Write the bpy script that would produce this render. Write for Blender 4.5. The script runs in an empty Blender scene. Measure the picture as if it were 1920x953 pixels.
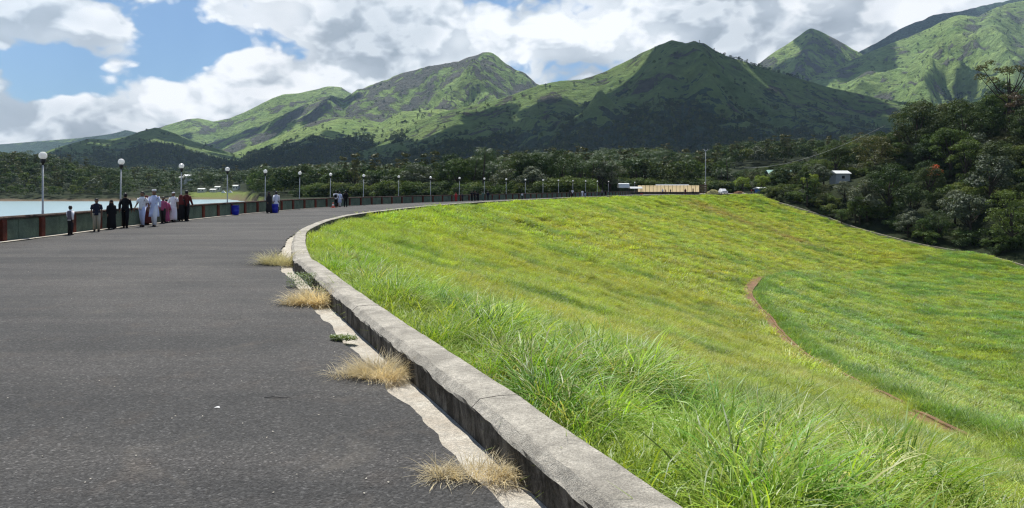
import bpy, math, random
import numpy as np
from mathutils import Vector, Matrix
random.seed(7); RNG = np.random.default_rng(11)
C = bpy.context.scene
COL = C.collection
R = math.radians
F_PX, HZ, CAM_H = 1400.0, 351.0, 1.9      # focal length and horizon in photo pixels, eye height in metres

# ------------------------------------------------------------------ camera
cam = bpy.data.cameras.new('camera'); camo = bpy.data.objects.new('camera', cam); COL.objects.link(camo)
camo.location = (0, 0, CAM_H); camo.rotation_euler = (R(90), 0, 0)
cam.sensor_width = 36; cam.lens = 36 * F_PX / 1920
cam.shift_y = -(476.5 - HZ) / 1920
cam.clip_start = 0.1; cam.clip_end = 40000
C.camera = camo
C.render.engine = 'CYCLES'
C.cycles.use_denoising = True; C.cycles.filter_width = 1.25
C.cycles.denoiser = 'OPENIMAGEDENOISE'; C.cycles.denoising_input_passes = 'RGB_ALBEDO_NORMAL'; C.cycles.denoising_prefilter = 'NONE'
C.cycles.max_bounces = 6; C.cycles.diffuse_bounces = 3; C.cycles.glossy_bounces = 2
C.cycles.transparent_max_bounces = 16; C.cycles.transmission_bounces = 3; C.cycles.volume_bounces = 0
C.cycles.caustics_reflective = False; C.cycles.caustics_refractive = False
C.view_settings.view_transform = 'Standard'; C.view_settings.look = 'None'
C.view_settings.exposure = 0.38; C.view_settings.gamma = 1

# ------------------------------------------------------------------ node helper
def N(nt, kind, **kw):
    n = nt.nodes.new(kind)
    for k, v in kw.items():
        if k == 'inp':
            for a, b in v.items():
                s = n.inputs[a]
                if hasattr(b, 'is_linked') or isinstance(b, bpy.types.NodeSocket): nt.links.new(b, s)
                else: s.default_value = b
        else: setattr(n, k, v)
    return n
def M(nt, op, a, b=None, c=None, clamp=False):
    n = nt.nodes.new('ShaderNodeMath'); n.operation = op; n.use_clamp = clamp
    for i, v in enumerate((a, b, c)):
        if v is None: continue
        if isinstance(v, bpy.types.NodeSocket): nt.links.new(v, n.inputs[i])
        else: n.inputs[i].default_value = v
    return n.outputs[0]
def MIX(nt, f, a, b, mode='MIX'):
    n = nt.nodes.new('ShaderNodeMix'); n.data_type = 'RGBA'; n.blend_type = mode
    for s, v in ((n.inputs[0], f), (n.inputs[6], a), (n.inputs[7], b)):
        if isinstance(v, bpy.types.NodeSocket): nt.links.new(v, s)
        elif isinstance(v, (int, float)): s.default_value = v
        else: s.default_value = (*v[:3], 1)
    return n.outputs[2]
def RAMP(nt, f, stops):
    n = nt.nodes.new('ShaderNodeValToRGB'); nt.links.new(f, n.inputs[0])
    el = n.color_ramp.elements
    while len(el) < len(stops): el.new(0.5)
    for e, (p, c) in zip(el, stops):
        e.position = p; e.color = (c, c, c, 1) if isinstance(c, (int, float)) else (*c, 1)
    return n.outputs[0]
def NOISE(nt, vec, scale, detail=4, rough=0.55, dist=0.0, lac=2.0):
    n = nt.nodes.new('ShaderNodeTexNoise')
    if vec is not None: nt.links.new(vec, n.inputs['Vector'])
    n.inputs['Scale'].default_value = scale; n.inputs['Detail'].default_value = detail
    n.inputs['Roughness'].default_value = rough; n.inputs['Distortion'].default_value = dist
    n.inputs['Lacunarity'].default_value = lac
    return n.outputs['Fac']

# ------------------------------------------------------------------ sun and sky
SUN_EL, SUN_AZ = 60.0, -14.0      # azimuth measured from +Y (view direction) towards +X
sd = Vector((math.sin(R(SUN_AZ)) * math.cos(R(SUN_EL)), math.cos(R(SUN_AZ)) * math.cos(R(SUN_EL)), math.sin(R(SUN_EL))))
sl = bpy.data.lights.new('sun', 'SUN'); sl.energy = 5.0; sl.angle = R(0.53); sl.color = (1.0, 0.96, 0.89)
so = bpy.data.objects.new('sun', sl); COL.objects.link(so); so.rotation_euler = sd.to_track_quat('Z', 'Y').to_euler()
so.location = (0, 0, 60)

w = bpy.data.worlds.new('World'); C.world = w; w.use_nodes = True
nt = w.node_tree; nt.nodes.clear()
sky = N(nt, 'ShaderNodeTexSky', sky_type='NISHITA', sun_disc=False, sun_elevation=R(SUN_EL), sun_rotation=R(SUN_AZ),
        air_density=1.0, dust_density=0.6, ozone_density=2.0)
tc = N(nt, 'ShaderNodeTexCoord')
D = tc.outputs['Generated']
sep = N(nt, 'ShaderNodeSeparateXYZ', inp={0: D})
dz = M(nt, 'MAXIMUM', sep.outputs[2], 0.0)
pv = N(nt, 'ShaderNodeCombineXYZ', inp={0: sep.outputs[0], 1: sep.outputs[1], 2: M(nt, 'MULTIPLY', sep.outputs[2], 1.55)}).outputs[0]
def dirv(px, py):
    v = Vector(((px - 960) / F_PX, 1, (HZ - py) / F_PX)); return v.normalized()
wn = N(nt, 'ShaderNodeTexNoise', inp={'Vector': pv, 'Scale': 9.0, 'Detail': 3.0})
wv = N(nt, 'ShaderNodeVectorMath', operation='SCALE', inp={0: N(nt, 'ShaderNodeVectorMath', operation='SUBTRACT', inp={0: wn.outputs['Color'], 1: (.5, .5, .5)}).outputs[0], 'Scale': 0.05}).outputs[0]
pv = N(nt, 'ShaderNodeVectorMath', operation='ADD', inp={0: pv, 1: wv}).outputs[0]
def density(off):
    v = N(nt, 'ShaderNodeVectorMath', operation='ADD', inp={0: pv, 1: off}).outputs[0]
    big = NOISE(nt, v, 4.2, 2, 0.5, 0.0)
    fine = NOISE(nt, v, 15.0, 6, 0.56, 0.0)
    vo = N(nt, 'ShaderNodeTexVoronoi', feature='SMOOTH_F1', inp={'Vector': v, 'Scale': 17.0, 'Detail': 2.2, 'Roughness': 0.5, 'Lacunarity': 2.3, 'Smoothness': 0.35, 'Randomness': 1.0})
    d = M(nt, 'ADD', M(nt, 'MULTIPLY', big, 1.05), M(nt, 'MULTIPLY', fine, 0.50))
    return M(nt, 'ADD', M(nt, 'SUBTRACT', d, M(nt, 'MULTIPLY', vo.outputs['Distance'], 0.44)), 0.41)
OFF = (1.3, 0.7, 0.4)
d0 = density(OFF)
d1 = density((OFF[0] - 0.012, OFF[1], OFF[2] + 0.050))
d2 = NOISE(nt, N(nt, 'ShaderNodeVectorMath', operation='ADD', inp={0: pv, 1: (7.1, 2.2, 0.0)}).outputs[0], 6.5, 3, 0.5)
bias = None
for px, py, rx, ry, amt in ((120, 110, 150, 50, -0.36), (300, 35, 110, 60, -0.55), (440, 85, 80, 26, -0.42), (120, 140, 90, 30, -0.45), (330, 115, 50, 34, -0.50), (90, 185, 60, 30, -0.25),
                         (50, 30, 85, 36, 0.30), (205, 80, 75, 45, 0.42), (160, 220, 190, 60, 0.36), (600, 40, 230, 80, 0.42), (1660, 10, 180, 90, 0.34), (1240, 40, 120, 60, 0.2),
                         (420, 160, 130, 55, 0.30), (760, 130, 260, 90, 0.20), (1100, 60, 420, 130, 0.22), (1700, 60, 420, 150, 0.22)):
    c = dirv(px, py); ax = R(math.degrees(math.atan((px - 960) / F_PX)))
    rel = N(nt, 'ShaderNodeVectorMath', operation='SUBTRACT', inp={0: D, 1: tuple(c)}).outputs[0]
    rel = N(nt, 'ShaderNodeVectorMath', operation='MULTIPLY', inp={0: rel, 1: (F_PX / rx, F_PX / rx, F_PX / ry * 1.0)}).outputs[0]
    dt = N(nt, 'ShaderNodeVectorMath', operation='LENGTH', inp={0: rel}).outputs['Value']
    g = M(nt, 'MULTIPLY', M(nt, 'POWER', M(nt, 'SUBTRACT', 1.0, M(nt, 'DIVIDE', dt, 1.7), clamp=True), 1.0), amt)
    bias = g if bias is None else M(nt, 'ADD', bias, g)
dd = M(nt, 'ADD', M(nt, 'ADD', d0, bias), M(nt, 'MULTIPLY', M(nt, 'SUBTRACT', 1.0, M(nt, 'MULTIPLY', dz, 5.0), clamp=True), 0.18))
dd = M(nt, 'SUBTRACT', dd, M(nt, 'MULTIPLY', M(nt, 'SUBTRACT', dz, 0.30, clamp=True), 0.55))
mask = N(nt, 'ShaderNodeMapRange', interpolation_type='SMOOTHSTEP', inp={0: dd, 1: 0.72, 2: 0.90, 3: 0.0, 4: 1.0}).outputs[0]
lit = N(nt, 'ShaderNodeMapRange', inp={0: M(nt, 'SUBTRACT', d0, d1), 1: -0.10, 2: 0.12, 3: 0.0, 4: 1.0}).outputs[0]
thick = N(nt, 'ShaderNodeMapRange', inp={0: dd, 1: 0.88, 2: 1.45, 3: 1.0, 4: 0.0}).outputs[0]
gr = N(nt, 'ShaderNodeMapRange', inp={0: d2, 1: 0.38, 2: 0.60, 3: 1.0, 4: 0.0}).outputs[0]
lum = M(nt, 'ADD', M(nt, 'ADD', M(nt, 'MULTIPLY', lit, 0.52), M(nt, 'MULTIPLY', thick, 0.22)), M(nt, 'MULTIPLY', gr, 0.52), clamp=True)
ccol = RAMP(nt, lum, [(0.0, (0.30, 0.335, 0.38)), (0.3, (0.46, 0.50, 0.55)), (0.55, (0.68, 0.715, 0.75)), (0.8, (0.90, 0.91, 0.93)), (1.0, (1.0, 1.0, 1.0))])
skc = MIX(nt, 1.0, sky.outputs[0], (0.62, 0.80, 1.0), 'MULTIPLY')
bs = N(nt, 'ShaderNodeBackground', inp={0: skc, 1: 0.072})
bc = N(nt, 'ShaderNodeBackground', inp={0: ccol, 1: 0.88})
mx = N(nt, 'ShaderNodeMixShader', inp={0: mask, 1: bs.outputs[0], 2: bc.outputs[0]})
N(nt, 'ShaderNodeOutputWorld', inp={0: mx.outputs[0]})
w.cycles.sampling_method = 'MANUAL'; w.cycles.sample_map_resolution = 512

# ------------------------------------------------------------------ numeric helpers
def sstep(a, b, x):
    t = np.clip((np.asarray(x, float) - a) / (b - a), 0, 1); return t * t * (3 - 2 * t)
_perm = np.random.default_rng(5).permutation(512)
_perm = np.concatenate([_perm, _perm, _perm])
_ga = np.random.default_rng(6).random(512) * 2 * np.pi
_gx, _gy = np.cos(_ga), np.sin(_ga)
def perlin(x, y, seed=0):
    x = np.asarray(x, float) + seed * 17.31; y = np.asarray(y, float) + seed * 9.77
    xi = np.floor(x).astype(int); yi = np.floor(y).astype(int); xf = x - xi; yf = y - yi
    u = xf * xf * xf * (xf * (xf * 6 - 15) + 10); v = yf * yf * yf * (yf * (yf * 6 - 15) + 10)
    def g(ix, iy, dx, dy):
        h = _perm[(_perm[ix & 511] + iy) & 511]; return _gx[h] * dx + _gy[h] * dy
    a = g(xi, yi, xf, yf); b = g(xi + 1, yi, xf - 1, yf); c = g(xi, yi + 1, xf, yf - 1); d = g(xi + 1, yi + 1, xf - 1, yf - 1)
    return ((a + u * (b - a)) + v * ((c + u * (d - c)) - (a + u * (b - a)))) * 1.4
def fbm(x, y, o=4, seed=0, gain=0.5):
    s = 0; a = 1.0; t = 0
    for i in range(o):
        s = s + a * perlin(np.asarray(x) * 2 ** i, np.asarray(y) * 2 ** i, seed + i * 3); t += a; a *= gain
    return s / t
def ridged(x, y, o=4, seed=0, gain=0.5):
    s = 0; a = 1.0; t = 0
    for i in range(o):
        s = s + a * (1 - np.abs(perlin(np.asarray(x) * 2.1 ** i, np.asarray(y) * 2.1 ** i, seed + i * 3)) * 1.6); t += a; a *= gain
    return s / t
def cr(P, step):
    P = np.array(P, float); Q = np.vstack([2 * P[0] - P[1], P, 2 * P[-1] - P[-2]]); o = []
    for i in range(1, len(Q) - 2):
        p0, p1, p2, p3 = Q[i - 1:i + 3]; n = max(2, int(np.linalg.norm(p2 - p1) / step * 2))
        for t in np.linspace(0, 1, n, endpoint=False):
            o.append(.5 * (2 * p1 + (p2 - p0) * t + (2 * p0 - 5 * p1 + 4 * p2 - p3) * t * t + (3 * p1 - p0 - 3 * p2 + p3) * t ** 3))
    o.append(P[-1]); o = np.array(o)
    d = np.r_[0, np.cumsum(np.linalg.norm(np.diff(o, axis=0), axis=1))]
    s = np.arange(0, d[-1], step)
    return np.stack([np.interp(s, d, o[:, k]) for k in range(P.shape[1])], 1)
def tangents(K):
    t = np.gradient(K[:, :2], axis=0); return t / np.linalg.norm(t, axis=1)[:, None]
def normals(K):
    t = tangents(K); return np.c_[t[:, 1], -t[:, 0]]        # to the right of travel

# ------------------------------------------------------------------ object helpers
def mesh(name, V, Fc, mat=None, smooth=False, cols=None, attr='col', mats=None, midx=None):
    me = bpy.data.meshes.new(name); V = np.asarray(V, np.float32)
    if isinstance(Fc, np.ndarray):
        nf, k = Fc.shape
        me.vertices.add(len(V)); me.vertices.foreach_set('co', V.ravel())
        me.loops.add(nf * k); me.loops.foreach_set('vertex_index', Fc.astype(np.int32).ravel())
        me.polygons.add(nf); me.polygons.foreach_set('loop_start', np.arange(0, nf * k, k, dtype=np.int32))
        me.polygons.foreach_set('loop_total', np.full(nf, k, np.int32))
        me.update(calc_edges=True)
    else:
        me.from_pydata([tuple(map(float, v)) for v in V], [], [tuple(int(i) for i in f) for f in Fc]); me.update()
    if smooth: me.polygons.foreach_set('use_smooth', np.ones(len(me.polygons), bool))
    if cols is not None:
        a = me.color_attributes.new(attr, 'FLOAT_COLOR', 'POINT')
        cc = np.ones((len(V), 4), np.float32); cc[:, :3] = cols; a.data.foreach_set('color', cc.ravel())
    for m in (mats or ([mat] if mat else [])): me.materials.append(m)
    if midx is not None: me.polygons.foreach_set('material_index', np.asarray(midx, np.int32))
    return me
def link(name, me, parent=None, loc=None, rot=None, scale=None):
    o = bpy.data.objects.new(name, me); COL.objects.link(o)
    if parent: o.parent = parent
    if loc is not None: o.location = loc
    if rot is not None: o.rotation_euler = rot
    if scale is not None: o.scale = scale
    return o
def tag(o, label=None, cat=None, group=None, kind=None):
    for k, v in (('label', label), ('category', cat), ('group', group), ('kind', kind)):
        if v: o[k] = v
    return o
def thing(name, label, cat, loc=(0, 0, 0), rotz=0.0, group=None):
    o = bpy.data.objects.new(name, None); COL.objects.link(o); o.location = loc; o.rotation_euler = (0, 0, rotz)
    o.empty_display_size = 0.1
    return tag(o, label, cat, group)
def copy_tree(o, parent=None):
    c = o.copy(); COL.objects.link(c)
    if parent: c.parent = parent
    for ch in o.children: copy_tree(ch, c)
    return c
class MB:
    def __init__(s): s.v = []; s.f = []
    def add(s, V, Fs):
        b = len(s.v); s.v += [tuple(v) for v in V]; s.f += [tuple(i + b for i in f) for f in Fs]; return s
    def box(s, x0, x1, y0, y1, z0, z1, rz=0.0, c=(0, 0, 0), bev=0.0):
        P = [(x0, y0, z0), (x1, y0, z0), (x1, y1, z0), (x0, y1, z0), (x0, y0, z1), (x1, y0, z1), (x1, y1, z1), (x0, y1, z1)]
        ca, sa = math.cos(rz), math.sin(rz)
        P = [(c[0] + x * ca - y * sa, c[1] + x * sa + y * ca, c[2] + z) for x, y, z in P]
        return s.add(P, [(0, 3, 2, 1), (4, 5, 6, 7), (0, 1, 5, 4), (1, 2, 6, 5), (2, 3, 7, 6), (3, 0, 4, 7)])
    def tube(s, pts, rad, n=8, caps=True, flat=1.0):
        pts = [Vector(p) for p in pts]; m = len(pts)
        rad = [rad] * m if isinstance(rad, (int, float)) else rad
        V = []; up = Vector((0, 0, 1)); prev = None
        for i, p in enumerate(pts):
            t = (pts[min(i + 1, m - 1)] - pts[max(i - 1, 0)]).normalized()
            if prev is None:
                a = up if abs(t.z) < .9 else Vector((0, 1, 0)); u = t.cross(a).normalized()
            else: u = (prev - t * prev.dot(t)).normalized()
            prev = u; v = t.cross(u)
            for k in range(n):
                an = 2 * math.pi * k / n; V.append(p + (u * math.cos(an) + v * math.sin(an) * flat) * rad[i])
        Fs = [(i * n + k, i * n + (k + 1) % n, (i + 1) * n + (k + 1) % n, (i + 1) * n + k) for i in range(m - 1) for k in range(n)]
        if caps: Fs += [tuple(range(n - 1, -1, -1)), tuple((m - 1) * n + k for k in range(n))]
        return s.add(V, Fs)
    def rings(s, R_, n=14, caps=True):                      # R_: list of (x, y, z, rx, ry)
        V = [(x + rx * math.cos(2 * math.pi * k / n), y + ry * math.sin(2 * math.pi * k / n), z) for x, y, z, rx, ry in R_ for k in range(n)]
        m = len(R_)
        Fs = [(i * n + k, i * n + (k + 1) % n, (i + 1) * n + (k + 1) % n, (i + 1) * n + k) for i in range(m - 1) for k in range(n)]
        if caps: Fs += [tuple(range(n - 1, -1, -1)), tuple((m - 1) * n + k for k in range(n))]
        return s.add(V, Fs)
    def me(s, name, mat, smooth=False): return mesh(name, s.v, s.f, mat, smooth)
    def build(s, name, mat, parent=None, smooth=False, **k): return link(name, s.me(name, mat, smooth), parent, **k)
def grid_faces(nr, nc):
    i = np.arange(nr - 1)[:, None] * nc + np.arange(nc - 1)[None, :]
    return np.stack([i, i + 1, i + nc + 1, i + nc], -1).reshape(-1, 4)

# ------------------------------------------------------------------ materials
def newmat(name):
    m = bpy.data.materials.new(name); m.use_nodes = True; nt = m.node_tree; nt.nodes.clear()
    out = N(nt, 'ShaderNodeOutputMaterial'); return m, nt, out
def plain(name, col, rough=0.7, spec=0.3, var=0.25, scale=6.0, bump=0.0, bscale=40.0, metal=0.0):
    m, nt, out = newmat(name)
    tc = N(nt, 'ShaderNodeTexCoord').outputs['Object']
    f = NOISE(nt, tc, scale, 5, 0.6)
    c = MIX(nt, f, tuple(x * (1 - var) for x in col), tuple(min(1, x * (1 + var)) for x in col))
    b = N(nt, 'ShaderNodeBsdfPrincipled', inp={'Base Color': c, 'Roughness': rough, 'Specular IOR Level': spec, 'Metallic': metal})
    if bump: nt.links.new(N(nt, 'ShaderNodeBump', inp={'Height': NOISE(nt, tc, bscale, 4), 'Strength': bump, 'Distance': 0.02}).outputs[0], b.inputs['Normal'])
    nt.links.new(b.outputs[0], out.inputs[0]); return m
def foliage(name, stops, trans=0.35, gloss=0.06, instattr=None, grough=0.45, ttint=(1.25, 1.25, 0.6)):
    m, nt, out = newmat(name)
    oi = N(nt, 'ShaderNodeObjectInfo')
    if instattr:
        a = N(nt, 'ShaderNodeAttribute', attribute_type='INSTANCER', attribute_name=instattr).outputs['Color']
        hue = N(nt, 'ShaderNodeHueSaturation', inp={'Value': M(nt, 'ADD', 0.72, M(nt, 'MULTIPLY', oi.outputs['Random'], 0.6)), 'Color': a}).outputs[0]
        pn = NOISE(nt, N(nt, 'ShaderNodeTexCoord').outputs['Object'], 9.0, 2)
        c = MIX(nt, M(nt, 'MULTIPLY', M(nt, 'SUBTRACT', pn, 0.5, clamp=True), 1.5, clamp=True), hue, (0.42, 0.40, 0.10))
    else:
        c0 = RAMP(nt, oi.outputs['Random'], stops)
        pn = NOISE(nt, N(nt, 'ShaderNodeTexCoord').outputs['Object'], 0.9, 3)
        c = MIX(nt, 1.0, c0, RAMP(nt, pn, [(0.3, 0.6), (0.7, 1.5)]), 'MULTIPLY')
    df = N(nt, 'ShaderNodeBsdfDiffuse', inp={0: c})
    tr = N(nt, 'ShaderNodeBsdfTranslucent', inp={0: MIX(nt, 1.0, c, ttint, 'MULTIPLY')})
    gl = N(nt, 'ShaderNodeBsdfGlossy', inp={0: (0.9, 0.95, 1.0, 1), 1: grough})
    a = N(nt, 'ShaderNodeMixShader', inp={0: trans, 1: df.outputs[0], 2: tr.outputs[0]})
    b = N(nt, 'ShaderNodeMixShader', inp={0: gloss, 1: a.outputs[0], 2: gl.outputs[0]})
    nt.links.new(b.outputs[0], out.inputs[0]); return m

# =================================================================== THE LIE OF THE LAND (shared geometry)
KP = [(9.2, -16.5), (5.2, -7.5), (2.06, 0), (.24, 4.42), (-.5, 6.23), (-1.09, 7.62), (-2.83, 11.8), (-4.46, 15.9), (-5.15, 17.6), (-6.9, 23.5),
      (-8.4, 29.8), (-9.6, 39.2), (-9.7, 48), (-8.2, 61.9), (-4.9, 78.4), (-1, 91), (9.7, 121), (19.7, 142), (33, 162), (48, 178), (62, 190)]
K1 = cr(KP, 1.0); KN1 = normals(K1)
PP = [(-15.3, -26), (-16.0, -8), (-16.6, 8), (-17.4, 22), (-17.9, 28.5), (-18.6, 35.3), (-18.8, 42.4), (-19, 49.9), (-18.9, 57), (-18.3, 64.5), (-17.3, 71), (-15.5, 78),
      (-13.1, 86), (-10.2, 93), (-7.1, 100), (-4, 107), (-.9, 114), (2.2, 121), (5.3, 128), (8.4, 135), (11.6, 142), (14.7, 149), (17.8, 156), (21.1, 163),
      (24.8, 172), (28, 182), (32, 195), (36, 208)]
P1 = cr(PP, 1.0); PN1 = normals(P1)
def near(line, nrm, x, y):
    x = np.atleast_1d(np.asarray(x, float)).ravel(); y = np.atleast_1d(np.asarray(y, float)).ravel()
    idx = np.empty(len(x), int)
    for a in range(0, len(x), 20000):
        d = (line[None, :, 0] - x[a:a + 20000, None]) ** 2 + (line[None, :, 1] - y[a:a + 20000, None]) ** 2
        idx[a:a + 20000] = d.argmin(1)
    dx = x - line[idx, 0]; dy = y - line[idx, 1]
    s = dx * nrm[idx, 0] + dy * nrm[idx, 1]
    return idx, np.copysign(np.hypot(dx, dy), s)
def zslope(S):
    z = -0.3 * (np.asarray(S, float) - 0.42)
    fl = -13.0 - 0.02 * (np.asarray(S, float) - 43)
    k = 1.2; h = np.clip(.5 + .5 * (z - fl) / k, 0, 1)
    return fl + (z - fl) * h + k * h * (1 - h) * .5
OFF0 = int(np.argmin(np.hypot(K1[:, 0] - 5.2, K1[:, 1] + 7.5)))
DR_I = np.array([0, 16, 22, 30, 37, 49, 70, 85, 104, 112, 125, 150, 200]) + OFF0; DR_S = [10, 11.5, 15.9, 20.7, 23.3, 25.8, 27.9, 28.0, 29.1, 29.9, 32.4, 39, 48]
BPX = [(1392, 204, 364), (1470, 185, 385), (1540, 178, 406), (1600, 170, 428), (1700, 158, 455), (1775, 150, 470), (1850, 142, 483), (1905, 136, 497), (1960, 129, 515), (2050, 115, 545)]
Bp = [(110, 400, 3.0), (92, 310, 1.8), (74, 240, 0.6)] + [((p - 960) / F_PX * d, d, CAM_H - (y - HZ) / F_PX * d) for p, d, y in BPX] + [(90, 80, -14.8), (91, 45, -15), (90, -12, -15.2)]
B1 = cr(Bp, 2.0); _t = tangents(B1); _k = np.exp(-np.linspace(-2, 2, 21) ** 2); _k /= _k.sum()
_t = np.stack([np.convolve(np.pad(_t[:, j], 10, mode='edge'), _k, 'valid') for j in (0, 1)], 1); _t /= np.linalg.norm(_t, axis=1)[:, None]
BN = np.c_[-_t[:, 1], _t[:, 0]]; BNR = -BN              # BN points away from the dam, up the wooded hill
bt = np.interp(B1[:, 1][::-1], [-20, 60, 130, 150, 170, 185, 204, 240, 400], [.62, .62, .60, .52, .42, .30, .17, .12, .10])[::-1]
def surf(x, y, S):
    x = np.asarray(x, float); y = np.asarray(y, float); z = zslope(S)
    i, sB = near(B1, BNR, x, y); i = i.reshape(x.shape); sB = sB.reshape(x.shape)
    k = 1 - sstep(0, 42, sB); k = np.where(sB < 0, 1, k) * sstep(.4, 12, S)
    zb = np.empty(x.size); xf, yf = x.ravel(), y.ravel()
    for c in range(0, x.size, 20000):
        d = np.hypot(B1[None, :, 0] - xf[c:c + 20000, None], B1[None, :, 1] - yf[c:c + 20000, None]); dm = d.min(1)[:, None]
        w_ = np.exp(-(d - dm) / (1 + .22 * dm)); zb[c:c + 20000] = (w_ * B1[None, :, 2]).sum(1) / w_.sum(1)
    return z * (1 - k) + zb.reshape(x.shape) * k - np.clip(-sB, 0, 8) * .25, sB
def hill_z(i, b):
    bb = b - 5 * (1 - np.exp(-b / 5.0)); rise = bt[i] * bb
    rise = 48 * (1 - np.exp(-rise / 48))
    x = B1[i, 0] + BN[i, 0] * b; y = B1[i, 1] + BN[i, 1] * b
    return x, y, B1[i, 2] + rise + fbm(x / 22, y / 22, 3, 4) * np.clip(b / 12, 0, 1) * 2.2 - 0.05
SHX = [-600, 0, 230, 300, 430, 465, 480, 500, 520, 560]; SHD = [425, 412, 410, 465, 478, 400, 300, 190, 120, 60]
SILX = [-600, -200, 0, 60, 90, 130, 170, 230, 300, 450, 640, 760, 850, 930, 1000, 1080, 1200, 1300, 1400, 1500, 1700]
SILY = [300, 285, 283, 285, 292, 300, 310, 315, 318, 320, 318, 318, 310, 295, 292, 290, 280, 285, 272, 265, 262]
def valley_z(px, Dd):
    px = np.asarray(px, float); Dd = np.asarray(Dd, float)
    x = (px - 960) / F_PX * Dd
    sh = np.interp(px, SHX, SHD) + fbm(px / 60, px * 0, 3, 8) * 8
    Dr = np.interp(px, [0, 170, 300, 700, 1000, 1500], [560, 580, 700, 680, 600, 520])
    zt = CAM_H + (HZ - np.interp(px, SILX, SILY)) / F_PX * Dr - 11
    b0 = np.interp(px, [-600, 340, 380, 480, 600, 900, 1100, 1200], [-3.5, -3.5, -2.2, -2.2, -1.6, -1.0, -.5, -.15])
    u = Dd - sh
    land = b0 + (zt - b0) * sstep(0, 1, (Dd - np.maximum(sh + 10, Dr * .42)) / (Dr - np.maximum(sh + 10, Dr * .42)))
    land = land + fbm(x / 45, Dd / 45, 3, 2) * 1.6 * sstep(0, 60, u - 25) - sstep(0, 300, Dd - Dr) * 3
    z = -6.3 + np.clip(u * .08, -4, 0)
    k = sstep(0, 1, u / np.where(px > 440, 14, 26))
    return z + (land + 6.3) * k
PLX = (26, 34, 60, 70, 62, 48)

# ------------------------------------------------------------------ materials of the setting
def mat_asphalt():
    m, nt, out = newmat('asphalt'); g = N(nt, 'ShaderNodeNewGeometry').outputs['Position']
    big = NOISE(nt, g, 0.22, 5, 0.6, 0.4); mid = NOISE(nt, g, 1.7, 4, 0.6); grain = NOISE(nt, g, 48, 3, 0.7)
    st = N(nt, 'ShaderNodeMapping', inp={'Vector': g, 'Scale': (0.05, 0.9, 1)}); bands = NOISE(nt, st.outputs[0], 1.0, 5, 0.65, 0.5)
    vo = N(nt, 'ShaderNodeTexVoronoi', inp={'Vector': g, 'Scale': 58.0})
    stone = RAMP(nt, N(nt, 'ShaderNodeSeparateColor', inp={0: vo.outputs['Color']}).outputs[0], [(0.0, 0.55), (0.75, 1.05), (0.95, 1.45), (1.0, 2.2)])
    base = RAMP(nt, big, [(0.3, (0.032, 0.0318, 0.031)), (0.5, (0.050, 0.049, 0.047)), (0.7, (0.082, 0.077, 0.071))])
    base = MIX(nt, RAMP(nt, bands, [(0.42, 0), (0.72, 0.6)]), base, (0.104, 0.096, 0.088))
    base = MIX(nt, RAMP(nt, mid, [(0.55, 0), (0.8, 0.35)]), base, (0.095, 0.072, 0.055))
    base = MIX(nt, 1.0, base, stone, 'MULTIPLY')
    base = MIX(nt, 1.0, base, RAMP(nt, grain, [(0.3, 0.6), (0.7, 1.4)]), 'MULTIPLY')
    ce = N(nt, 'ShaderNodeTexVoronoi', feature='DISTANCE_TO_EDGE', inp={'Vector': N(nt, 'ShaderNodeMapping', inp={'Vector': N(nt, 'ShaderNodeVectorMath', operation='ADD', inp={0: g, 1: N(nt, 'ShaderNodeTexNoise', inp={'Vector': g, 'Scale': 1.1, 'Detail': 5.0}).outputs['Color']}).outputs[0], 'Scale': (.30, .17, 1)}).outputs[0], 'Scale': 1.0})
    crack = M(nt, 'MULTIPLY', RAMP(nt, ce.outputs['Distance'], [(0.0, 1), (0.0035, 0)]), RAMP(nt, NOISE(nt, g, 0.35, 2), [(0.52, 0), (0.6, .7)]))
    base = MIX(nt, crack, base, (0.018, 0.016, 0.015))
    dust = RAMP(nt, NOISE(nt, g, 0.75, 6, 0.75, 1.2), [(0.56, 0), (0.74, 0.5)])
    base = MIX(nt, dust, base, (0.13, 0.115, 0.095))
    h = M(nt, 'ADD', M(nt, 'MULTIPLY', vo.outputs['Distance'], -0.8), M(nt, 'MULTIPLY', grain, 1.0))
    bp = N(nt, 'ShaderNodeBump', inp={'Height': h, 'Strength': 0.75, 'Distance': 0.012})
    bp2 = N(nt, 'ShaderNodeBump', inp={'Height': mid, 'Strength': 0.25, 'Distance': 0.05, 'Normal': bp.outputs[0]})
    b = N(nt, 'ShaderNodeBsdfPrincipled', inp={'Base Color': base, 'Roughness': 0.82, 'Specular IOR Level': 0.25, 'Normal': bp2.outputs[0]})
    nt.links.new(b.outputs[0], out.inputs[0]); return m
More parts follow.
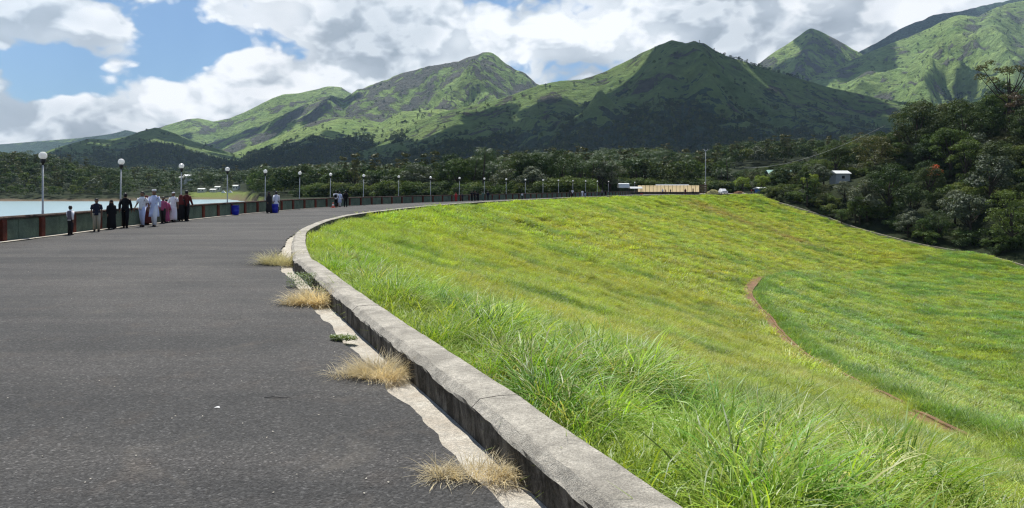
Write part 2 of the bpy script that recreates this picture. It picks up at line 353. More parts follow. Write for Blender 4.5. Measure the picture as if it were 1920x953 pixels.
def mat_concrete(name, base, dark, stain=0.5, side=0.0, scale=2.0, var=None):
    m, nt, out = newmat(name); g = N(nt, 'ShaderNodeNewGeometry'); p = g.outputs['Position']
    n1 = NOISE(nt, p, scale, 6, 0.65, 0.6); n2 = NOISE(nt, p, scale * 9, 5, 0.7); n3 = NOISE(nt, p, 90, 3, 0.7)
    ms = N(nt, 'ShaderNodeMapping', inp={'Vector': p, 'Scale': (4.5, 4.5, 2.2)}); streak = NOISE(nt, ms.outputs[0], 1.0, 7, 0.72, 0.5)
    c = MIX(nt, RAMP(nt, n1, [(0.38, 0), (0.62, stain)]), base, dark)
    c = MIX(nt, RAMP(nt, n2, [(0.40, 0.0), (0.70, 0.75)]), c, tuple(x * .50 for x in base))
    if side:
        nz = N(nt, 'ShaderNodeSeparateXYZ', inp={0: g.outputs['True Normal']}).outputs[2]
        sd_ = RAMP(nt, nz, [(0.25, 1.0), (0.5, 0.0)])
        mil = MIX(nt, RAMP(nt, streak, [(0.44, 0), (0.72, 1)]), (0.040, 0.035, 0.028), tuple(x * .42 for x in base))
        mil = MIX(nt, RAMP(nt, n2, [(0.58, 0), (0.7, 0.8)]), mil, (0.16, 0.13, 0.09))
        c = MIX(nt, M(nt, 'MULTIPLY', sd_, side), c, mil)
    c = MIX(nt, 1.0, c, RAMP(nt, n3, [(0.3, 0.55), (0.7, 1.35)]), 'MULTIPLY')
    bp = N(nt, 'ShaderNodeBump', inp={'Height': M(nt, 'ADD', n2, M(nt, 'MULTIPLY', n3, .6)), 'Strength': 0.85, 'Distance': 0.02})
    b = N(nt, 'ShaderNodeBsdfPrincipled', inp={'Base Color': c, 'Roughness': 0.9, 'Specular IOR Level': 0.2, 'Normal': bp.outputs[0]})
    nt.links.new(b.outputs[0], out.inputs[0]); return m
def mat_ground(name, attr=True, base=(0.10, 0.08, 0.04), mul=1.0):
    m, nt, out = newmat(name); p = N(nt, 'ShaderNodeNewGeometry').outputs['Position']
    if attr: c = N(nt, 'ShaderNodeAttribute', attribute_name='col').outputs['Color']
    else: c = MIX(nt, NOISE(nt, p, 0.15, 4), tuple(x * .6 for x in base), tuple(x * 1.4 for x in base))
    n = NOISE(nt, p, 2.2, 8, 0.7); n2 = NOISE(nt, p, 11, 4, 0.7)
    c = MIX(nt, 1.0, c, RAMP(nt, n, [(0.3, 0.45 * mul), (0.7, 1.35 * mul)]), 'MULTIPLY')
    bp = N(nt, 'ShaderNodeBump', inp={'Height': M(nt, 'ADD', n, M(nt, 'MULTIPLY', n2, .4)), 'Strength': 0.8, 'Distance': 0.25})
    b = N(nt, 'ShaderNodeBsdfPrincipled', inp={'Base Color': c, 'Roughness': 0.95, 'Specular IOR Level': 0.1, 'Normal': bp.outputs[0]})
    nt.links.new(b.outputs[0], out.inputs[0]); return m
M_ASPH = mat_asphalt()
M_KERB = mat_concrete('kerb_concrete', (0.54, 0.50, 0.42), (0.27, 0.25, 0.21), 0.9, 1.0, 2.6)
M_STRIP = mat_concrete('pale_concrete', (0.64, 0.60, 0.51), (0.40, 0.33, 0.25), 0.6, 0, 2.2)
M_COPE = mat_concrete('parapet_coping', (0.13, 0.085, 0.065), (0.04, 0.032, 0.028), 0.9, 0, 2.2)
M_PANEL = mat_concrete('parapet_panel', (0.16, 0.215, 0.155), (0.075, 0.10, 0.075), 0.7, 0, 1.3)
M_PIL = mat_concrete('pilaster_red', (0.19, 0.052, 0.032), (0.08, 0.028, 0.02), 0.8, 0, 1.8)
M_GRASSG = mat_ground('grass_ground'); M_HILLG = mat_ground('hill_ground', False, (0.025, 0.035, 0.014))
M_VAL = mat_ground('valley_ground'); M_DRAIN = mat_concrete('drain_stone', (0.30, 0.175, 0.095), (0.17, 0.105, 0.065), 0.8, 0, 1.2)
M_EDGE = mat_concrete('edging', (0.46, 0.41, 0.33), (0.28, 0.24, 0.18), 0.8, 0, 0.5)
M_SOIL = mat_ground('soil', False, (0.16, 0.09, 0.05))

# ------------------------------------------------------------------ road, kerb, parapet
KF = cr(KP, 0.12); KFN = normals(KF)
sel = np.r_[np.arange(0, 420), np.arange(420, len(KF), 5)]
KR, KRN = KF[sel], KFN[sel]; sK = sel * 0.12
tgt = KR - KRN * 9.5
ip, _ = near(P1, PN1, tgt[:, 0], tgt[:, 1]); ip = np.maximum.accumulate(ip)
ipf = np.convolve(np.pad(ip.astype(float), 20, mode='edge'), np.ones(41) / 41, 'valid')
PR = np.c_[np.interp(ipf, np.arange(len(P1)), P1[:, 0]), np.interp(ipf, np.arange(len(P1)), P1[:, 1])]
edge = 0.30 + 0.10 * fbm(sK / 0.55, sK * 0, 4, 3) + 0.10 * fbm(sK / 3.5, sK * 0 + 4, 2, 9)
E0 = KR - KRN * np.clip(edge, .12, .6)[:, None]
nc = 26; tt = np.linspace(0, 1, nc)
V = E0[:, None, :] * (1 - tt)[None, :, None] + PR[:, None, :] * tt[None, :, None]
Z = 0.014 + 0.02 * fbm(V[..., 0] / 3, V[..., 1] / 3, 2, 6) * sstep(0, .1, tt)[None, :] - 0.012 * (1 - sstep(0, .02, tt))[None, :] * 0
road = link('road', mesh('road', np.dstack([V, Z[..., None]]).reshape(-1, 3), grid_faces(len(sel), nc)[:, ::-1].copy(), M_ASPH, True)); tag(road, kind='structure')
def ribbon(name, line, nrm, a, b, z, mat, kind='structure', parent=None, zs=None):
    A = line[:, :2] + nrm * a; Bq = line[:, :2] + nrm * b
    zz = np.full(len(line), z) if zs is None else zs
    V = np.stack([np.c_[A, zz], np.c_[Bq, zz]], 1).reshape(-1, 3)
    o = link(name, mesh(name, V, grid_faces(len(line), 2)[:, ::-1].copy(), mat), parent)
    if kind: tag(o, kind=kind)
    return o
ribbon('concrete_verge', KR, KRN, -1.0, 0.1, -0.03, M_STRIP)
road.data.polygons.foreach_set('use_smooth', np.ones(len(road.data.polygons), bool))
PF = cr(PP, 0.5); PFN = normals(PF)
wob = 0.42 + 0.07 * fbm(np.arange(len(PF)) / 4.0, np.zeros(len(PF)), 3, 2)
Vw = np.stack([np.c_[PF + PFN * 0.0, np.full(len(PF), .040)], np.c_[PF + PFN * wob[:, None], np.full(len(PF), .040)]], 1).reshape(-1, 3)
tag(link('concrete_footway_edge', mesh('concrete_footway_edge', Vw, grid_faces(len(PF), 2)[:, ::-1].copy(), M_STRIP)), kind='structure')

kerb = thing('stone_kerb', 'low weathered concrete kerb wall curving between the asphalt road and the grass slope', 'kerb', (2.06, 0, 0))
prof = [(0.0, -0.25), (0.0, 0.0), (-0.004, 0.10), (-0.012, 0.185), (-0.004, 0.205), (0.055, 0.258), (0.075, 0.264), (0.22, 0.270), (0.36, 0.262), (0.385, 0.245), (0.395, 0.12), (0.40, -0.45)]
def kerb_block(s0, s1, k):
    st = 0.09 if s0 < 45 else .6
    ss = np.linspace(s0, s1, max(3, int((s1 - s0) / st))); q = ss / 0.12
    c = np.c_[np.interp(q, np.arange(len(KF)), KF[:, 0]), np.interp(q, np.arange(len(KF)), KF[:, 1])]
    n = np.c_[np.interp(q, np.arange(len(KF)), KFN[:, 0]), np.interp(q, np.arange(len(KF)), KFN[:, 1])]
    V = np.zeros((len(ss), len(prof), 3)); dzb = random.uniform(-.006, .006); off = random.uniform(-.005, .005)
    for j, (a, z) in enumerate(prof):
        chip = (0.024 if j in (3, 4, 5) else 0.008) if 2 <= j <= 9 else 0.0
        da = chip * fbm(ss / .30, ss * 0 + j * .7, 4, 20); dz_ = chip * .9 * fbm(ss / .22, ss * 0 + j * .9, 4, 21) + 0.012 * fbm(ss / 1.1, ss * 0, 2, 5) * (z > 0)
        endf = 1 - np.exp(-np.minimum(ss - s0, s1 - ss) / .03) * .0
        V[:, j, :2] = c + n * (a + da + off)[:, None]; V[:, j, 2] = z + dz_ + (dzb if z > .05 else 0)
    V[:, :, :2] += kerb_off
    m = len(ss); Fq = grid_faces(m, len(prof)).tolist()
    Fq += [list(range(len(prof))), [(m - 1) * len(prof) + j for j in range(len(prof) - 1, -1, -1)]]
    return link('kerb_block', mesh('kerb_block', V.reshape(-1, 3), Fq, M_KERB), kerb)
kerb_off = np.array([-2.06, 0.0])
Ltot = (len(KF) - 1) * .12; s = 0.0; k = 0
while s < Ltot - 1.5:
    L = random.uniform(2.2, 2.9) if s < 60 else random.uniform(3.2, 4.2)
    kerb_block(s + .003, min(s + L - .003, Ltot), k); s += L; k += 1

para = thing('parapet_wall', 'long low parapet with green grey panels and dark red pilasters along the reservoir side of the road', 'wall', (0, 0, 0))
bay = 2.467; PQ = cr(PP, bay); PQN = normals(PQ)
i1 = int(np.argmin(np.hypot(PQ[:, 0] + 17.9, PQ[:, 1] - 28.5)))
def para_panel(seed):
    rr = random.Random(seed); b = MB()
    b.box(-bay / 2 + .02, bay / 2 - .02, -.06, .06, 0.0, .78)
    V = b.v; b2 = MB()
    x = -bay / 2 + .14                                   # boards cast in front as shallow raised fields with joints
    cuts = [x, rr.uniform(-.35, .2), bay / 2 - .14]
    for a, c in zip(cuts, cuts[1:]): b.box(a + .012, c - .012, -.085, -.06, .05, .74)
    return b
def coping():
    b = MB(); pr = [(-.13, .78), (-.14, .83), (-.11, .875), (.11, .875), (.14, .83), (.13, .78)]
    xs = (-bay / 2 + .004, bay / 2 - .004)
    V = [(x, y, z) for x in xs for y, z in pr]
    return b.add(V, [tuple(range(5, -1, -1)), tuple(range(6, 12))] + [(j, (j + 1) % 6, 6 + (j + 1) % 6, 6 + j) for j in range(6)])
panel_me = [para_panel(i).me('wall_panel', M_PANEL) for i in range(5)]; cop_me = coping().me('coping', M_COPE)
pb = MB().box(-.145, .145, -.155, .07, 0, .775); pb.box(-.125, .125, -.175, -.155, .06, .70); pil_me = pb.me('pilaster', M_PIL)
for i in range(len(PQ) - 1):
    a, c = PQ[i], PQ[i + 1]; ang = math.atan2(c[1] - a[1], c[0] - a[0]); mid = (a + c) / 2
    # local +Y is the reservoir side
    link('wall_panel', panel_me[i % 5], para, (mid[0], mid[1], 0.0), (0, 0, ang))
    link('coping', cop_me, para, (mid[0], mid[1], random.uniform(-.004, .004)), (0, 0, ang))
    link('pilaster', pil_me, para, (a[0], a[1], 0.0), (0, 0, ang))
# reservoir side shoulder and rip-rap face below the parapet
A = [(0.2, -.03), (-2.2, -.05), (-4.5, -1.2), (-14, -5.0), (-30, -10.5)]
V = np.stack([np.c_[PF - PFN * (-a), np.full(len(PF), z) + (fbm(PF[:, 0] / 1.3, PF[:, 1] / 1.3 + a, 3, 4) * .2 if a < -3 else 0)] for a, z in A], 1).reshape(-1, 3)
tag(link('upstream_bank', mesh('upstream_bank', V, grid_faces(len(PF), len(A))[:, ::-1].copy(), mat_ground('riprap', False, (0.13, 0.12, 0.10)))), kind='structure')

# ------------------------------------------------------------------ grass slope
def grass_colour(x, y, S):
    x = np.asarray(x, float); shp = x.shape; i, _q = near(K1, KN1, x, y); s_ = i.reshape(shp).astype(float)
    w_ = fbm(x / 14, y / 14, 3, 14) * 1.3
    a = fbm(x / 7, y / 7, 4, 1); b = fbm(s_ / 11 + w_, S / 38, 4, 5); c = fbm(s_ / 5.5 + w_, S / 26, 4, 7); f = fbm(x / 1.6, y / 1.6, 3, 12)
    lime = np.array([.345, .425, .060]); olive = np.array([.375, .405, .068]); dark = np.array([.13, .25, .05]); brown = np.array([.32, .25, .09])
    wo = sstep(-.22, .22, b + a * .45)[..., None] * .85
    wd = sstep(.12, .42, c * .8 - a * .7 + f * .45)[..., None] * .7
    low = sstep(-.2, 1.2, S - np.interp(i.reshape(shp), DR_I, DR_S))[..., None]
    col = lime * (1 - wo) + olive * wo
    blu = sstep(-.1, .3, a + c * .6)[..., None]
    lowc = np.array([.165, .315, .070]) * blu + np.array([.31, .40, .065]) * (1 - blu)
    col = col * (1 - low * .9) + lowc * low * .9
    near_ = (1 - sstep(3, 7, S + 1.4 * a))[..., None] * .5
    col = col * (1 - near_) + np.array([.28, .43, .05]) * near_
    col = col * (1 - wd) + dark * wd
    wb = sstep(.25, .5, a * .5 + f * .55 + .1 * b) * sstep(6, 14, S) * .22
    e0 = float(np.argmin(np.hypot(K1[:, 0] - 36, K1[:, 1] - 165)))          # bare streak running down from the far end of the crest
    wb = np.clip(wb + np.exp(-((s_ - e0 + S * .1) / 5.0) ** 2) * sstep(1, 4, S) * (1 - sstep(26, 40, S)) * (.75 + f + a), 0, .85)[..., None]
    return col * (1 - wb) + brown * wb
Ss = np.r_[np.arange(.30, 10, .4), np.arange(10, 78, 1.0)]
KS = cr(KP, .6); KSN = normals(KS)
X = KS[:, None, 0] + KSN[:, None, 0] * Ss[None]; Y = KS[:, None, 1] + KSN[:, None, 1] * Ss[None]
SS = np.broadcast_to(Ss[None], X.shape)
def bumps(x, y, S):
    x = np.asarray(x, float); e = S - np.interp(near(K1, KN1, x, y)[0].reshape(x.shape), DR_I, DR_S)
    return .40 * sstep(.6, 1.5, e) * (1 - sstep(5, 16, e)) + (fbm(x / 6, y / 6, 4, 31) * .22 + fbm(S / 4.5, (x + y) / 30, 3, 33) * .16) * sstep(1, 6, S)
Zs = surf(X, Y, SS)[0] + bumps(X, Y, SS) - .04
gc = grass_colour(X, Y, SS)
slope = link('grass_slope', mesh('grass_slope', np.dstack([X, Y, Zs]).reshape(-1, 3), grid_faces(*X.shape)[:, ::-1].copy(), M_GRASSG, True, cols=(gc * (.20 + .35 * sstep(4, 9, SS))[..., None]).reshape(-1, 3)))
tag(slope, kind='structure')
# stone lined drain across the slope
off0 = int(np.argmin(np.hypot(K1[:, 0] - 5.2, K1[:, 1] + 7.5)))
di, dS = DR_I[2:10], DR_S[2:10]
ii = np.arange(di[0], di[-1] + 1); dsS = np.interp(ii, di, dS)
dl = K1[ii] + KN1[ii] * dsS[:, None]; DL = cr(np.c_[dl[::4], zslope(dsS[::4])], 0.5); DN = normals(DL)
_, DS = near(K1, KN1, DL[:, 0], DL[:, 1])
drain = thing('slope_drain', 'narrow reddish stone drain channel stepping down across the grass slope', 'drain', (0, 0, 0))
j0 = 0
while j0 < len(DL) - 5:
    j1 = min(j0 + 5, len(DL) - 1); b = MB()
    for j in range(j0, j1):
        for (a, c, top) in ((-.50, .40, .14), (.40, .54, .20)):
            P = []
            for jj in (j, j + 1):
                q, n = DL[jj], DN[jj]; z = zslope(DS[jj]) + bumps(q[0], q[1], DS[jj])
                P += [(q[0] + n[0] * a, q[1] + n[1] * a, z + top + .06 * (a < 0)), (q[0] + n[0] * c, q[1] + n[1] * c, z + top),
                      (q[0] + n[0] * c, q[1] + n[1] * c, z - .5), (q[0] + n[0] * a, q[1] + n[1] * a, z - .5)]
            b.add(P, [(0, 1, 5, 4), (1, 2, 6, 5), (2, 3, 7, 6), (3, 0, 4, 7), (0, 3, 2, 1), (4, 5, 6, 7)])
    b.build('channel_slab', M_DRAIN, drain); j0 = j1

# ------------------------------------------------------------------ boundary kerb and wooded hillside ground
bs0 = int(np.argmin(np.hypot(B1[:, 0] - 63, B1[:, 1] - 204)))
bk = thing('boundary_kerb', 'thin pale concrete edging where the grass slope meets the wooded hillside', 'kerb', (0, 0, 0))
for j in range(bs0, len(B1) - 20):
    a, c = B1[j], B1[j + 1]; b = MB(); n = BN[j]
    P = []
    for q in (a, c - (c - a) * .01):
        for off, z in ((-.16, -.8), (.16, -.8), (.16, .40), (-.16, .40)): P.append((q[0] + n[0] * off, q[1] + n[1] * off, q[2] + z))
    b.add(P, [(0, 1, 2, 3), (7, 6, 5, 4), (0, 4, 5, 1), (1, 5, 6, 2), (2, 6, 7, 3), (3, 7, 4, 0)]); b.build('edging_stone', M_EDGE, bk)
bb = np.r_[0, 1, 2.5, 4, 6, 9, 12, 16, 20, 26, 32, 40, 50, 62, 76, 92, 110, 135, 170]
I, Bb = np.meshgrid(np.arange(len(B1)), bb, indexing='ij')
x, y, z = hill_z(I, Bb)
tag(link('hillside', mesh('hillside', np.stack([x, y, z], -1).reshape(-1, 3), grid_faces(*I.shape), M_HILLG, True)), kind='structure')

# ------------------------------------------------------------------ reservoir, valley floor, forecourt, ground to the horizon
m, nt, out = newmat('water'); p = N(nt, 'ShaderNodeNewGeometry').outputs['Position']
mp = N(nt, 'ShaderNodeMapping', inp={'Vector': p, 'Scale': (.5, 1.2, 1)})
bp = N(nt, 'ShaderNodeBump', inp={'Height': NOISE(nt, mp.outputs[0], 1.2, 5, .6), 'Strength': 0.35, 'Distance': 0.2})
b_ = N(nt, 'ShaderNodeBsdfPrincipled', inp={'Base Color': (.26, .37, .39, 1), 'Roughness': 0.28, 'IOR': 1.33, 'Specular IOR Level': 0.5, 'Normal': bp.outputs[0]})
nt.links.new(b_.outputs[0], out.inputs[0]); M_WATER = m
V = [(-1500, -400, -6), (-10, -400, -6), (-10, 60, -6), (60, 260, -6), (-60, 620, -6), (-1500, 620, -6)]
tag(link('water', mesh('water', V, [tuple(range(6))], M_WATER)), kind='structure')
pxs = np.arange(-900, 1760, 14.0); Ds = np.r_[np.geomspace(60, 1600, 150)]
PX, DD = np.meshgrid(pxs, Ds, indexing='ij'); VX = (PX - 960) / F_PX * DD; VZ = valley_z(PX, DD)
ipx, sP = near(P1, PN1, VX, DD); sP = sP.reshape(VX.shape)
endz = (DD > 196) & (VX > 20)
left = (sP < -2.5) & ~endz
VZ = np.where(endz & (DD < 330), np.minimum(VZ, np.where(VX > 0, -.06 + sstep(255, 330, DD) * (VZ + .1), VZ)), VZ)
VZ = np.where((~endz) & (sP > -12), VZ * sstep(2, 12, -sP) - 0.6 * (1 - sstep(2, 12, -sP)), VZ)
keep = (left | (endz & (DD > 205)))
u_ = DD - np.interp(PX, SHX, SHD)
bank = (1 - sstep(4, 13, u_ + 5 * fbm(VX / 14, DD / 14, 2, 3)))[..., None]; knoll = ((PX > 350) & (PX < 500) & (u_ > 6) & (u_ < 55))[..., None] * 1.0
vc = np.array([.025, .035, .015]) * (1 - bank) * (1 - knoll) + knoll * (1 - bank) * np.array([.15, .19, .045]) + bank * np.array([.20, .145, .10])
Fv = grid_faces(*VX.shape)[:, ::-1].copy(); Fv = Fv[keep.reshape(-1)[Fv].all(1)]
tag(link('valley_ground', mesh('valley_ground', np.stack([VX, DD, VZ], -1).reshape(-1, 3), Fv, M_VAL, True, cols=vc.reshape(-1, 3))), kind='structure')
V = [(36, 199.5, -.02), (47.3, 177, -.02), (62, 190, -.02), (66, 206, -.02), (64, 232, -.02), (38, 232, -.02), (30, 205, -.02)]
V = [(24.9, 172, .0), (32, 160.5, .0), (48.2, 177.5, .0), (63.5, 190, .0), (66, 206, .0), (68, 245, .0), (26, 245, .0), (30, 205, .0)]
tag(link('forecourt', mesh('forecourt', [(x, y, z + .010) for x, y, z in V], [tuple(range(len(V)))], mat_ground('forecourt_gravel', False, (0.24, 0.22, 0.19)))), kind='structure')
a = np.linspace(0, 2 * np.pi, 73)[:-1]
rr_ = [0, 400, 1500, 3500, 6400]
V = np.concatenate([np.c_[r * np.cos(a), r * np.sin(a) + 0, np.full(72, -16.0)] for r in rr_[1:]]); V = np.r_[[[0, 0, -16]], V]
Fg = [(0, 1 + k, 1 + (k + 1) % 72) for k in range(72)] + [(1 + r * 72 + k, 1 + (r + 1) * 72 + k, 1 + (r + 1) * 72 + (k + 1) % 72, 1 + r * 72 + (k + 1) % 72) for r in range(3) for k in range(72)]
tag(link('ground', mesh('ground', V, Fg, M_HILLG)), kind='structure')

# ------------------------------------------------------------------ mountains
def mat_mountain(name, grass, grass2, rock, forest, dens=1.0):
    m, nt, out = newmat(name); p = N(nt, 'ShaderNodeNewGeometry'); g = p.outputs['Position']
    at = N(nt, 'ShaderNodeAttribute', attribute_name='col'); sp = N(nt, 'ShaderNodeSeparateColor', inp={0: at.outputs['Color']})
    n1 = NOISE(nt, g, 0.006, 7, 0.62, 0.3); n2 = NOISE(nt, g, 0.03, 6, 0.65); n3 = NOISE(nt, g, 0.011, 6, 0.7, 0.5)
    vo = N(nt, 'ShaderNodeTexVoronoi', inp={'Vector': g, 'Scale': 0.07}); vs = N(nt, 'ShaderNodeTexVoronoi', inp={'Vector': g, 'Scale': 0.035, 'Randomness': 1.0})
    c = MIX(nt, RAMP(nt, n1, [(0.35, 0), (0.65, 1)]), grass, grass2)
    c = MIX(nt, 1.0, c, RAMP(nt, n2, [(0.3, 0.62), (0.7, 1.3)]), 'MULTIPLY')
    rk = M(nt, 'ADD', sp.outputs[1], M(nt, 'MULTIPLY', M(nt, 'SUBTRACT', n3, 0.5), 2.4))
    rk = RAMP(nt, rk, [(0.52, 0), (0.66, 1)])
    rc = MIX(nt, 1.0, rock, RAMP(nt, NOISE(nt, g, 0.05, 6, 0.75), [(0.3, 0.5), (0.7, 1.5)]), 'MULTIPLY')
    c = MIX(nt, M(nt, 'MULTIPLY', rk, .9), c, rc)
    fo = M(nt, 'ADD', sp.outputs[0], M(nt, 'MULTIPLY', M(nt, 'SUBTRACT', n2, 0.5), 1.6))
    fo = RAMP(nt, fo, [(0.5, 0), (0.58, 1)])
    # lone bushes and trees on the open slopes
    sc = N(nt, 'ShaderNodeSeparateColor', inp={0: vs.outputs['Color']}).outputs[0]
    sp1 = M(nt, 'MULTIPLY', RAMP(nt, vs.outputs['Distance'], [(0.22, 1), (0.30, 0)]), RAMP(nt, M(nt, 'ADD', sc, M(nt, 'MULTIPLY', n1, .6)), [(0.86, 0), (0.88, 1)]))
    fcol = MIX(nt, 1.0, forest, RAMP(nt, N(nt, 'ShaderNodeSeparateColor', inp={0: vo.outputs['Color']}).outputs[1], [(0.0, 0.6), (1.0, 1.7)]), 'MULTIPLY')
    c = MIX(nt, M(nt, 'MAXIMUM', fo, M(nt, 'MULTIPLY', sp1, .85)), c, fcol)
    hgt = M(nt, 'ADD', M(nt, 'MULTIPLY', n2, 30.0), M(nt, 'MULTIPLY', M(nt, 'MULTIPLY', vo.outputs['Distance'], fo), -9.0))
    hgt = M(nt, 'ADD', hgt, M(nt, 'MULTIPLY', NOISE(nt, g, 0.012, 8, 0.7), M(nt, 'ADD', M(nt, 'MULTIPLY', rk, 110.0), 55.0)))
    bp = N(nt, 'ShaderNodeBump', inp={'Height': hgt, 'Strength': 0.8, 'Distance': 1.0})
    b = N(nt, 'ShaderNodeBsdfPrincipled', inp={'Base Color': c, 'Roughness': 0.95, 'Specular IOR Level': 0.08, 'Normal': bp.outputs[0]})
    nt.links.new(b.outputs[0], out.inputs[0]); return m
MM_A = mat_mountain('mountain_grass', (0.17, 0.26, 0.080), (0.25, 0.335, 0.105), (0.13, 0.125, 0.125), (0.028, 0.055, 0.030))
MM_B = mat_mountain('mountain_forest', (0.12, 0.19, 0.055), (0.17, 0.235, 0.07), (0.085, 0.08, 0.075), (0.026, 0.052, 0.030))
MT = []
def mountain(name, ridge, Dr, Df, foot_z, mat, spurs=(), forest_h=.45, forest_b=.0, rock_b=.25, amp=.14, dpx=5.0, rows=90, seed=0, Dfl=None, jag=.006, convex=.45):
    rx, ry = zip(*ridge); px = np.arange(rx[0], rx[-1] + 1, dpx)
    ysil = np.interp(px, rx, ry); 
    drv = Dr * (1 + .05 * perlin(px / 260, px * 0, seed + 3))
    H = CAM_H + (HZ - ysil) / F_PX * drv - foot_z
    u = np.r_[np.linspace(0, 1, rows), 1 + np.linspace(.03, .8, 14)]
    PXg, U = np.meshgrid(px, u, indexing='ij'); Hh = H[:, None]; Dg = Df + (drv[:, None] - Df) * U
    Xg = (PXg - 960) / F_PX * Dg
    Ub = np.clip(U, 0, 1)
    pr_ = convex * Ub + (1 - convex) * Ub ** 2
    back = np.clip(U - 1, 0, None); pr_ = pr_ - back * 1.2
    env = np.sin(np.pi * np.clip(Ub, 0, 1) ** 1.15) ** .8
    wx = Xg / 420 + fbm(Dg / 700, Xg / 700, 2, seed + 8) * .9
    rg = ridged(wx, Dg / 1300, 5, seed, .52)
    z = foot_z + Hh * pr_ - amp * Hh * env * (1 - rg) * 1.6 + amp * Hh * env * .35
    fine = fbm(Xg / 90, Dg / 90, 4, seed + 5)
    z = z + fine * Hh * .022 * np.clip(env + .25, 0, 1) + (ridged(px / 22, px * 0, 4, seed + 2)[:, None] - .6) * Hh * jag * (U > .9)
    spm = np.zeros_like(z)
    for (ax, au, bx, bu, A, wd) in spurs:
        L = np.array([(bx - ax), (bu - au) * 400]); LL = (L ** 2).sum()
        t = np.clip(((PXg - ax) * L[0] + (U - au) * 400 * L[1]) / LL, 0, 1)
        dist = np.hypot(PXg - ax - t * L[0], (U - au - t * (bu - au)) * 400)
        g = np.exp(-(dist / wd) ** 1.4); z = z + A * Hh * g * np.sin(np.pi * np.clip(U, 0, 1)) ** .6; spm = np.maximum(spm, g)
    # keep the crest as the skyline: nothing in front may rise above it as seen from the dam
    crest = (foot_z + H - CAM_H) / drv
    lim = CAM_H + crest[:, None] * Dg * (1 - .03 * (1 - Ub)) ; z = np.where(U < .97, np.minimum(z, lim), z)
    con = (1 - rg) + .35 * fine
    fo = np.clip(.5 + (forest_h - pr_) * 1.6 + (con - .30) * 1.1 + forest_b - spm * .3, 0, 1)
    ro = np.clip(rock_b + (fbm(Xg / 260, Dg / 260, 3, seed + 9)) * .55 + (Ub - .55) * .35, 0, 1)
    cols = np.stack([fo, ro, spm], -1)
    V = np.stack([Xg, Dg, z], -1)
    o = link(name, mesh(name, V.reshape(-1, 3), grid_faces(*Xg.shape)[:, ::-1].copy(), mat, True, cols=cols.reshape(-1, 3)))
    tag(o, kind='structure'); MT.append((V, fo, U, ysil)); return o
mountain('mountain', [(300, 345), (380, 328), (420, 318), (520, 300), (600, 285), (680, 262), (760, 240), (830, 210), (900, 195), (960, 178), (1010, 160), (1050, 152), (1090, 150), (1130, 136),
     (1180, 112), (1205, 98), (1235, 85), (1252, 80), (1268, 79), (1285, 83), (1300, 79), (1320, 82), (1345, 97), (1370, 107), (1430, 127), (1500, 148), (1560, 165), (1650, 185), (1750, 200), (1850, 215), (2000, 235), (2150, 262)],
     2400, 900, 5, MM_B, seed=1, forest_h=.47, forest_b=-.02, amp=.22, rows=110,
     spurs=((1262, .95, 1120, .45, .10, 40), (1120, .45, 980, .2, .08, 40), (1305, .97, 1330, .6, .12, 34), (1330, .6, 1480, .25, .09, 45), (1262, .85, 1230, .4, .09, 36), (1092, .95, 1010, .6, .08, 30)))
mountain('mountain', [(380, 330), (420, 292), (470, 275), (518, 258), (550, 242), (583, 230), (610, 223), (638, 219), (675, 222), (715, 230), (735, 218), (753, 209), (800, 207), (833, 205), (870, 216), (950, 255), (1050, 300)],
     2750, 1300, 5, MM_A, seed=4, forest_h=.62, forest_b=.12, amp=.18, rock_b=.2, spurs=((640, .95, 560, .5, .1, 25), (800, .95, 740, .5, .1, 25)))
mountain('mountain', [(280, 320), (365, 277), (427, 259), (485, 239), (530, 216), (569, 197), (600, 184), (620, 179), (645, 186), (669, 169), (710, 155), (753, 138), (780, 131), (804, 124), (830, 121), (855, 116), (885, 106), (905, 99), (917, 97), (926, 101),
     (935, 108), (950, 120), (965, 129), (986, 138), (1005, 157), (1040, 168), (1120, 200), (1250, 240)],
     3900, 2200, 15, MM_A, seed=6, forest_h=.22, rock_b=.50, amp=.21, rows=120, jag=.014,
     spurs=((885, .82, 800, .45, .10, 26), (885, .82, 945, .5, .09, 26), (917, .98, 890, .8, .08, 22), (760, .95, 700, .5, .08, 30), (620, .95, 590, .5, .12, 26)))
mountain('ridge', [(60, 330), (180, 285), (240, 256), (299, 239), (350, 224), (372, 222), (401, 228), (430, 222), (460, 210), (485, 197), (510, 185), (532, 177), (560, 175), (590, 168), (616, 162), (640, 163), (649, 170), (700, 200), (800, 250)],
     4800, 3000, 15, MM_A, seed=9, forest_h=.30, forest_b=.08, amp=.15, rows=60)
mountain('ridge', [(-700, 300), (-300, 282), (-100, 276), (0, 271), (60, 266), (100, 263), (150, 259), (180, 255), (210, 251), (236, 244), (262, 250), (320, 262), (460, 290)],
     5600, 3600, 10, MM_B, seed=12, forest_h=.9, forest_b=.3, amp=.12, rows=40)
mountain('hill', [(-60, 330), (30, 305), (73, 292), (95, 281), (138, 268), (171, 260), (204, 262), (235, 257), (262, 247), (292, 239), (328, 250), (365, 266), (401, 277), (450, 292), (520, 305), (600, 330)],
     2500, 1100, 4, MM_B, seed=15, forest_h=.62, forest_b=.05, amp=.14, rock_b=.1, rows=70, spurs=((170, .95, 150, .5, .1, 25),))
mountain('mountain', [(1250, 240), (1350, 160), (1410, 131), (1425, 118), (1440, 106), (1455, 96), (1470, 87), (1485, 77), (1500, 66), (1512, 57), (1522, 53), (1535, 57), (1552, 66), (1570, 75), (1586, 84), (1600, 93), (1612, 99), (1635, 112), (1700, 140), (1800, 190)],
     4300, 2900, 120, MM_A, seed=18, forest_h=.2, rock_b=.42, amp=.13, rows=70, spurs=((1522, .97, 1470, .5, .12, 22),))
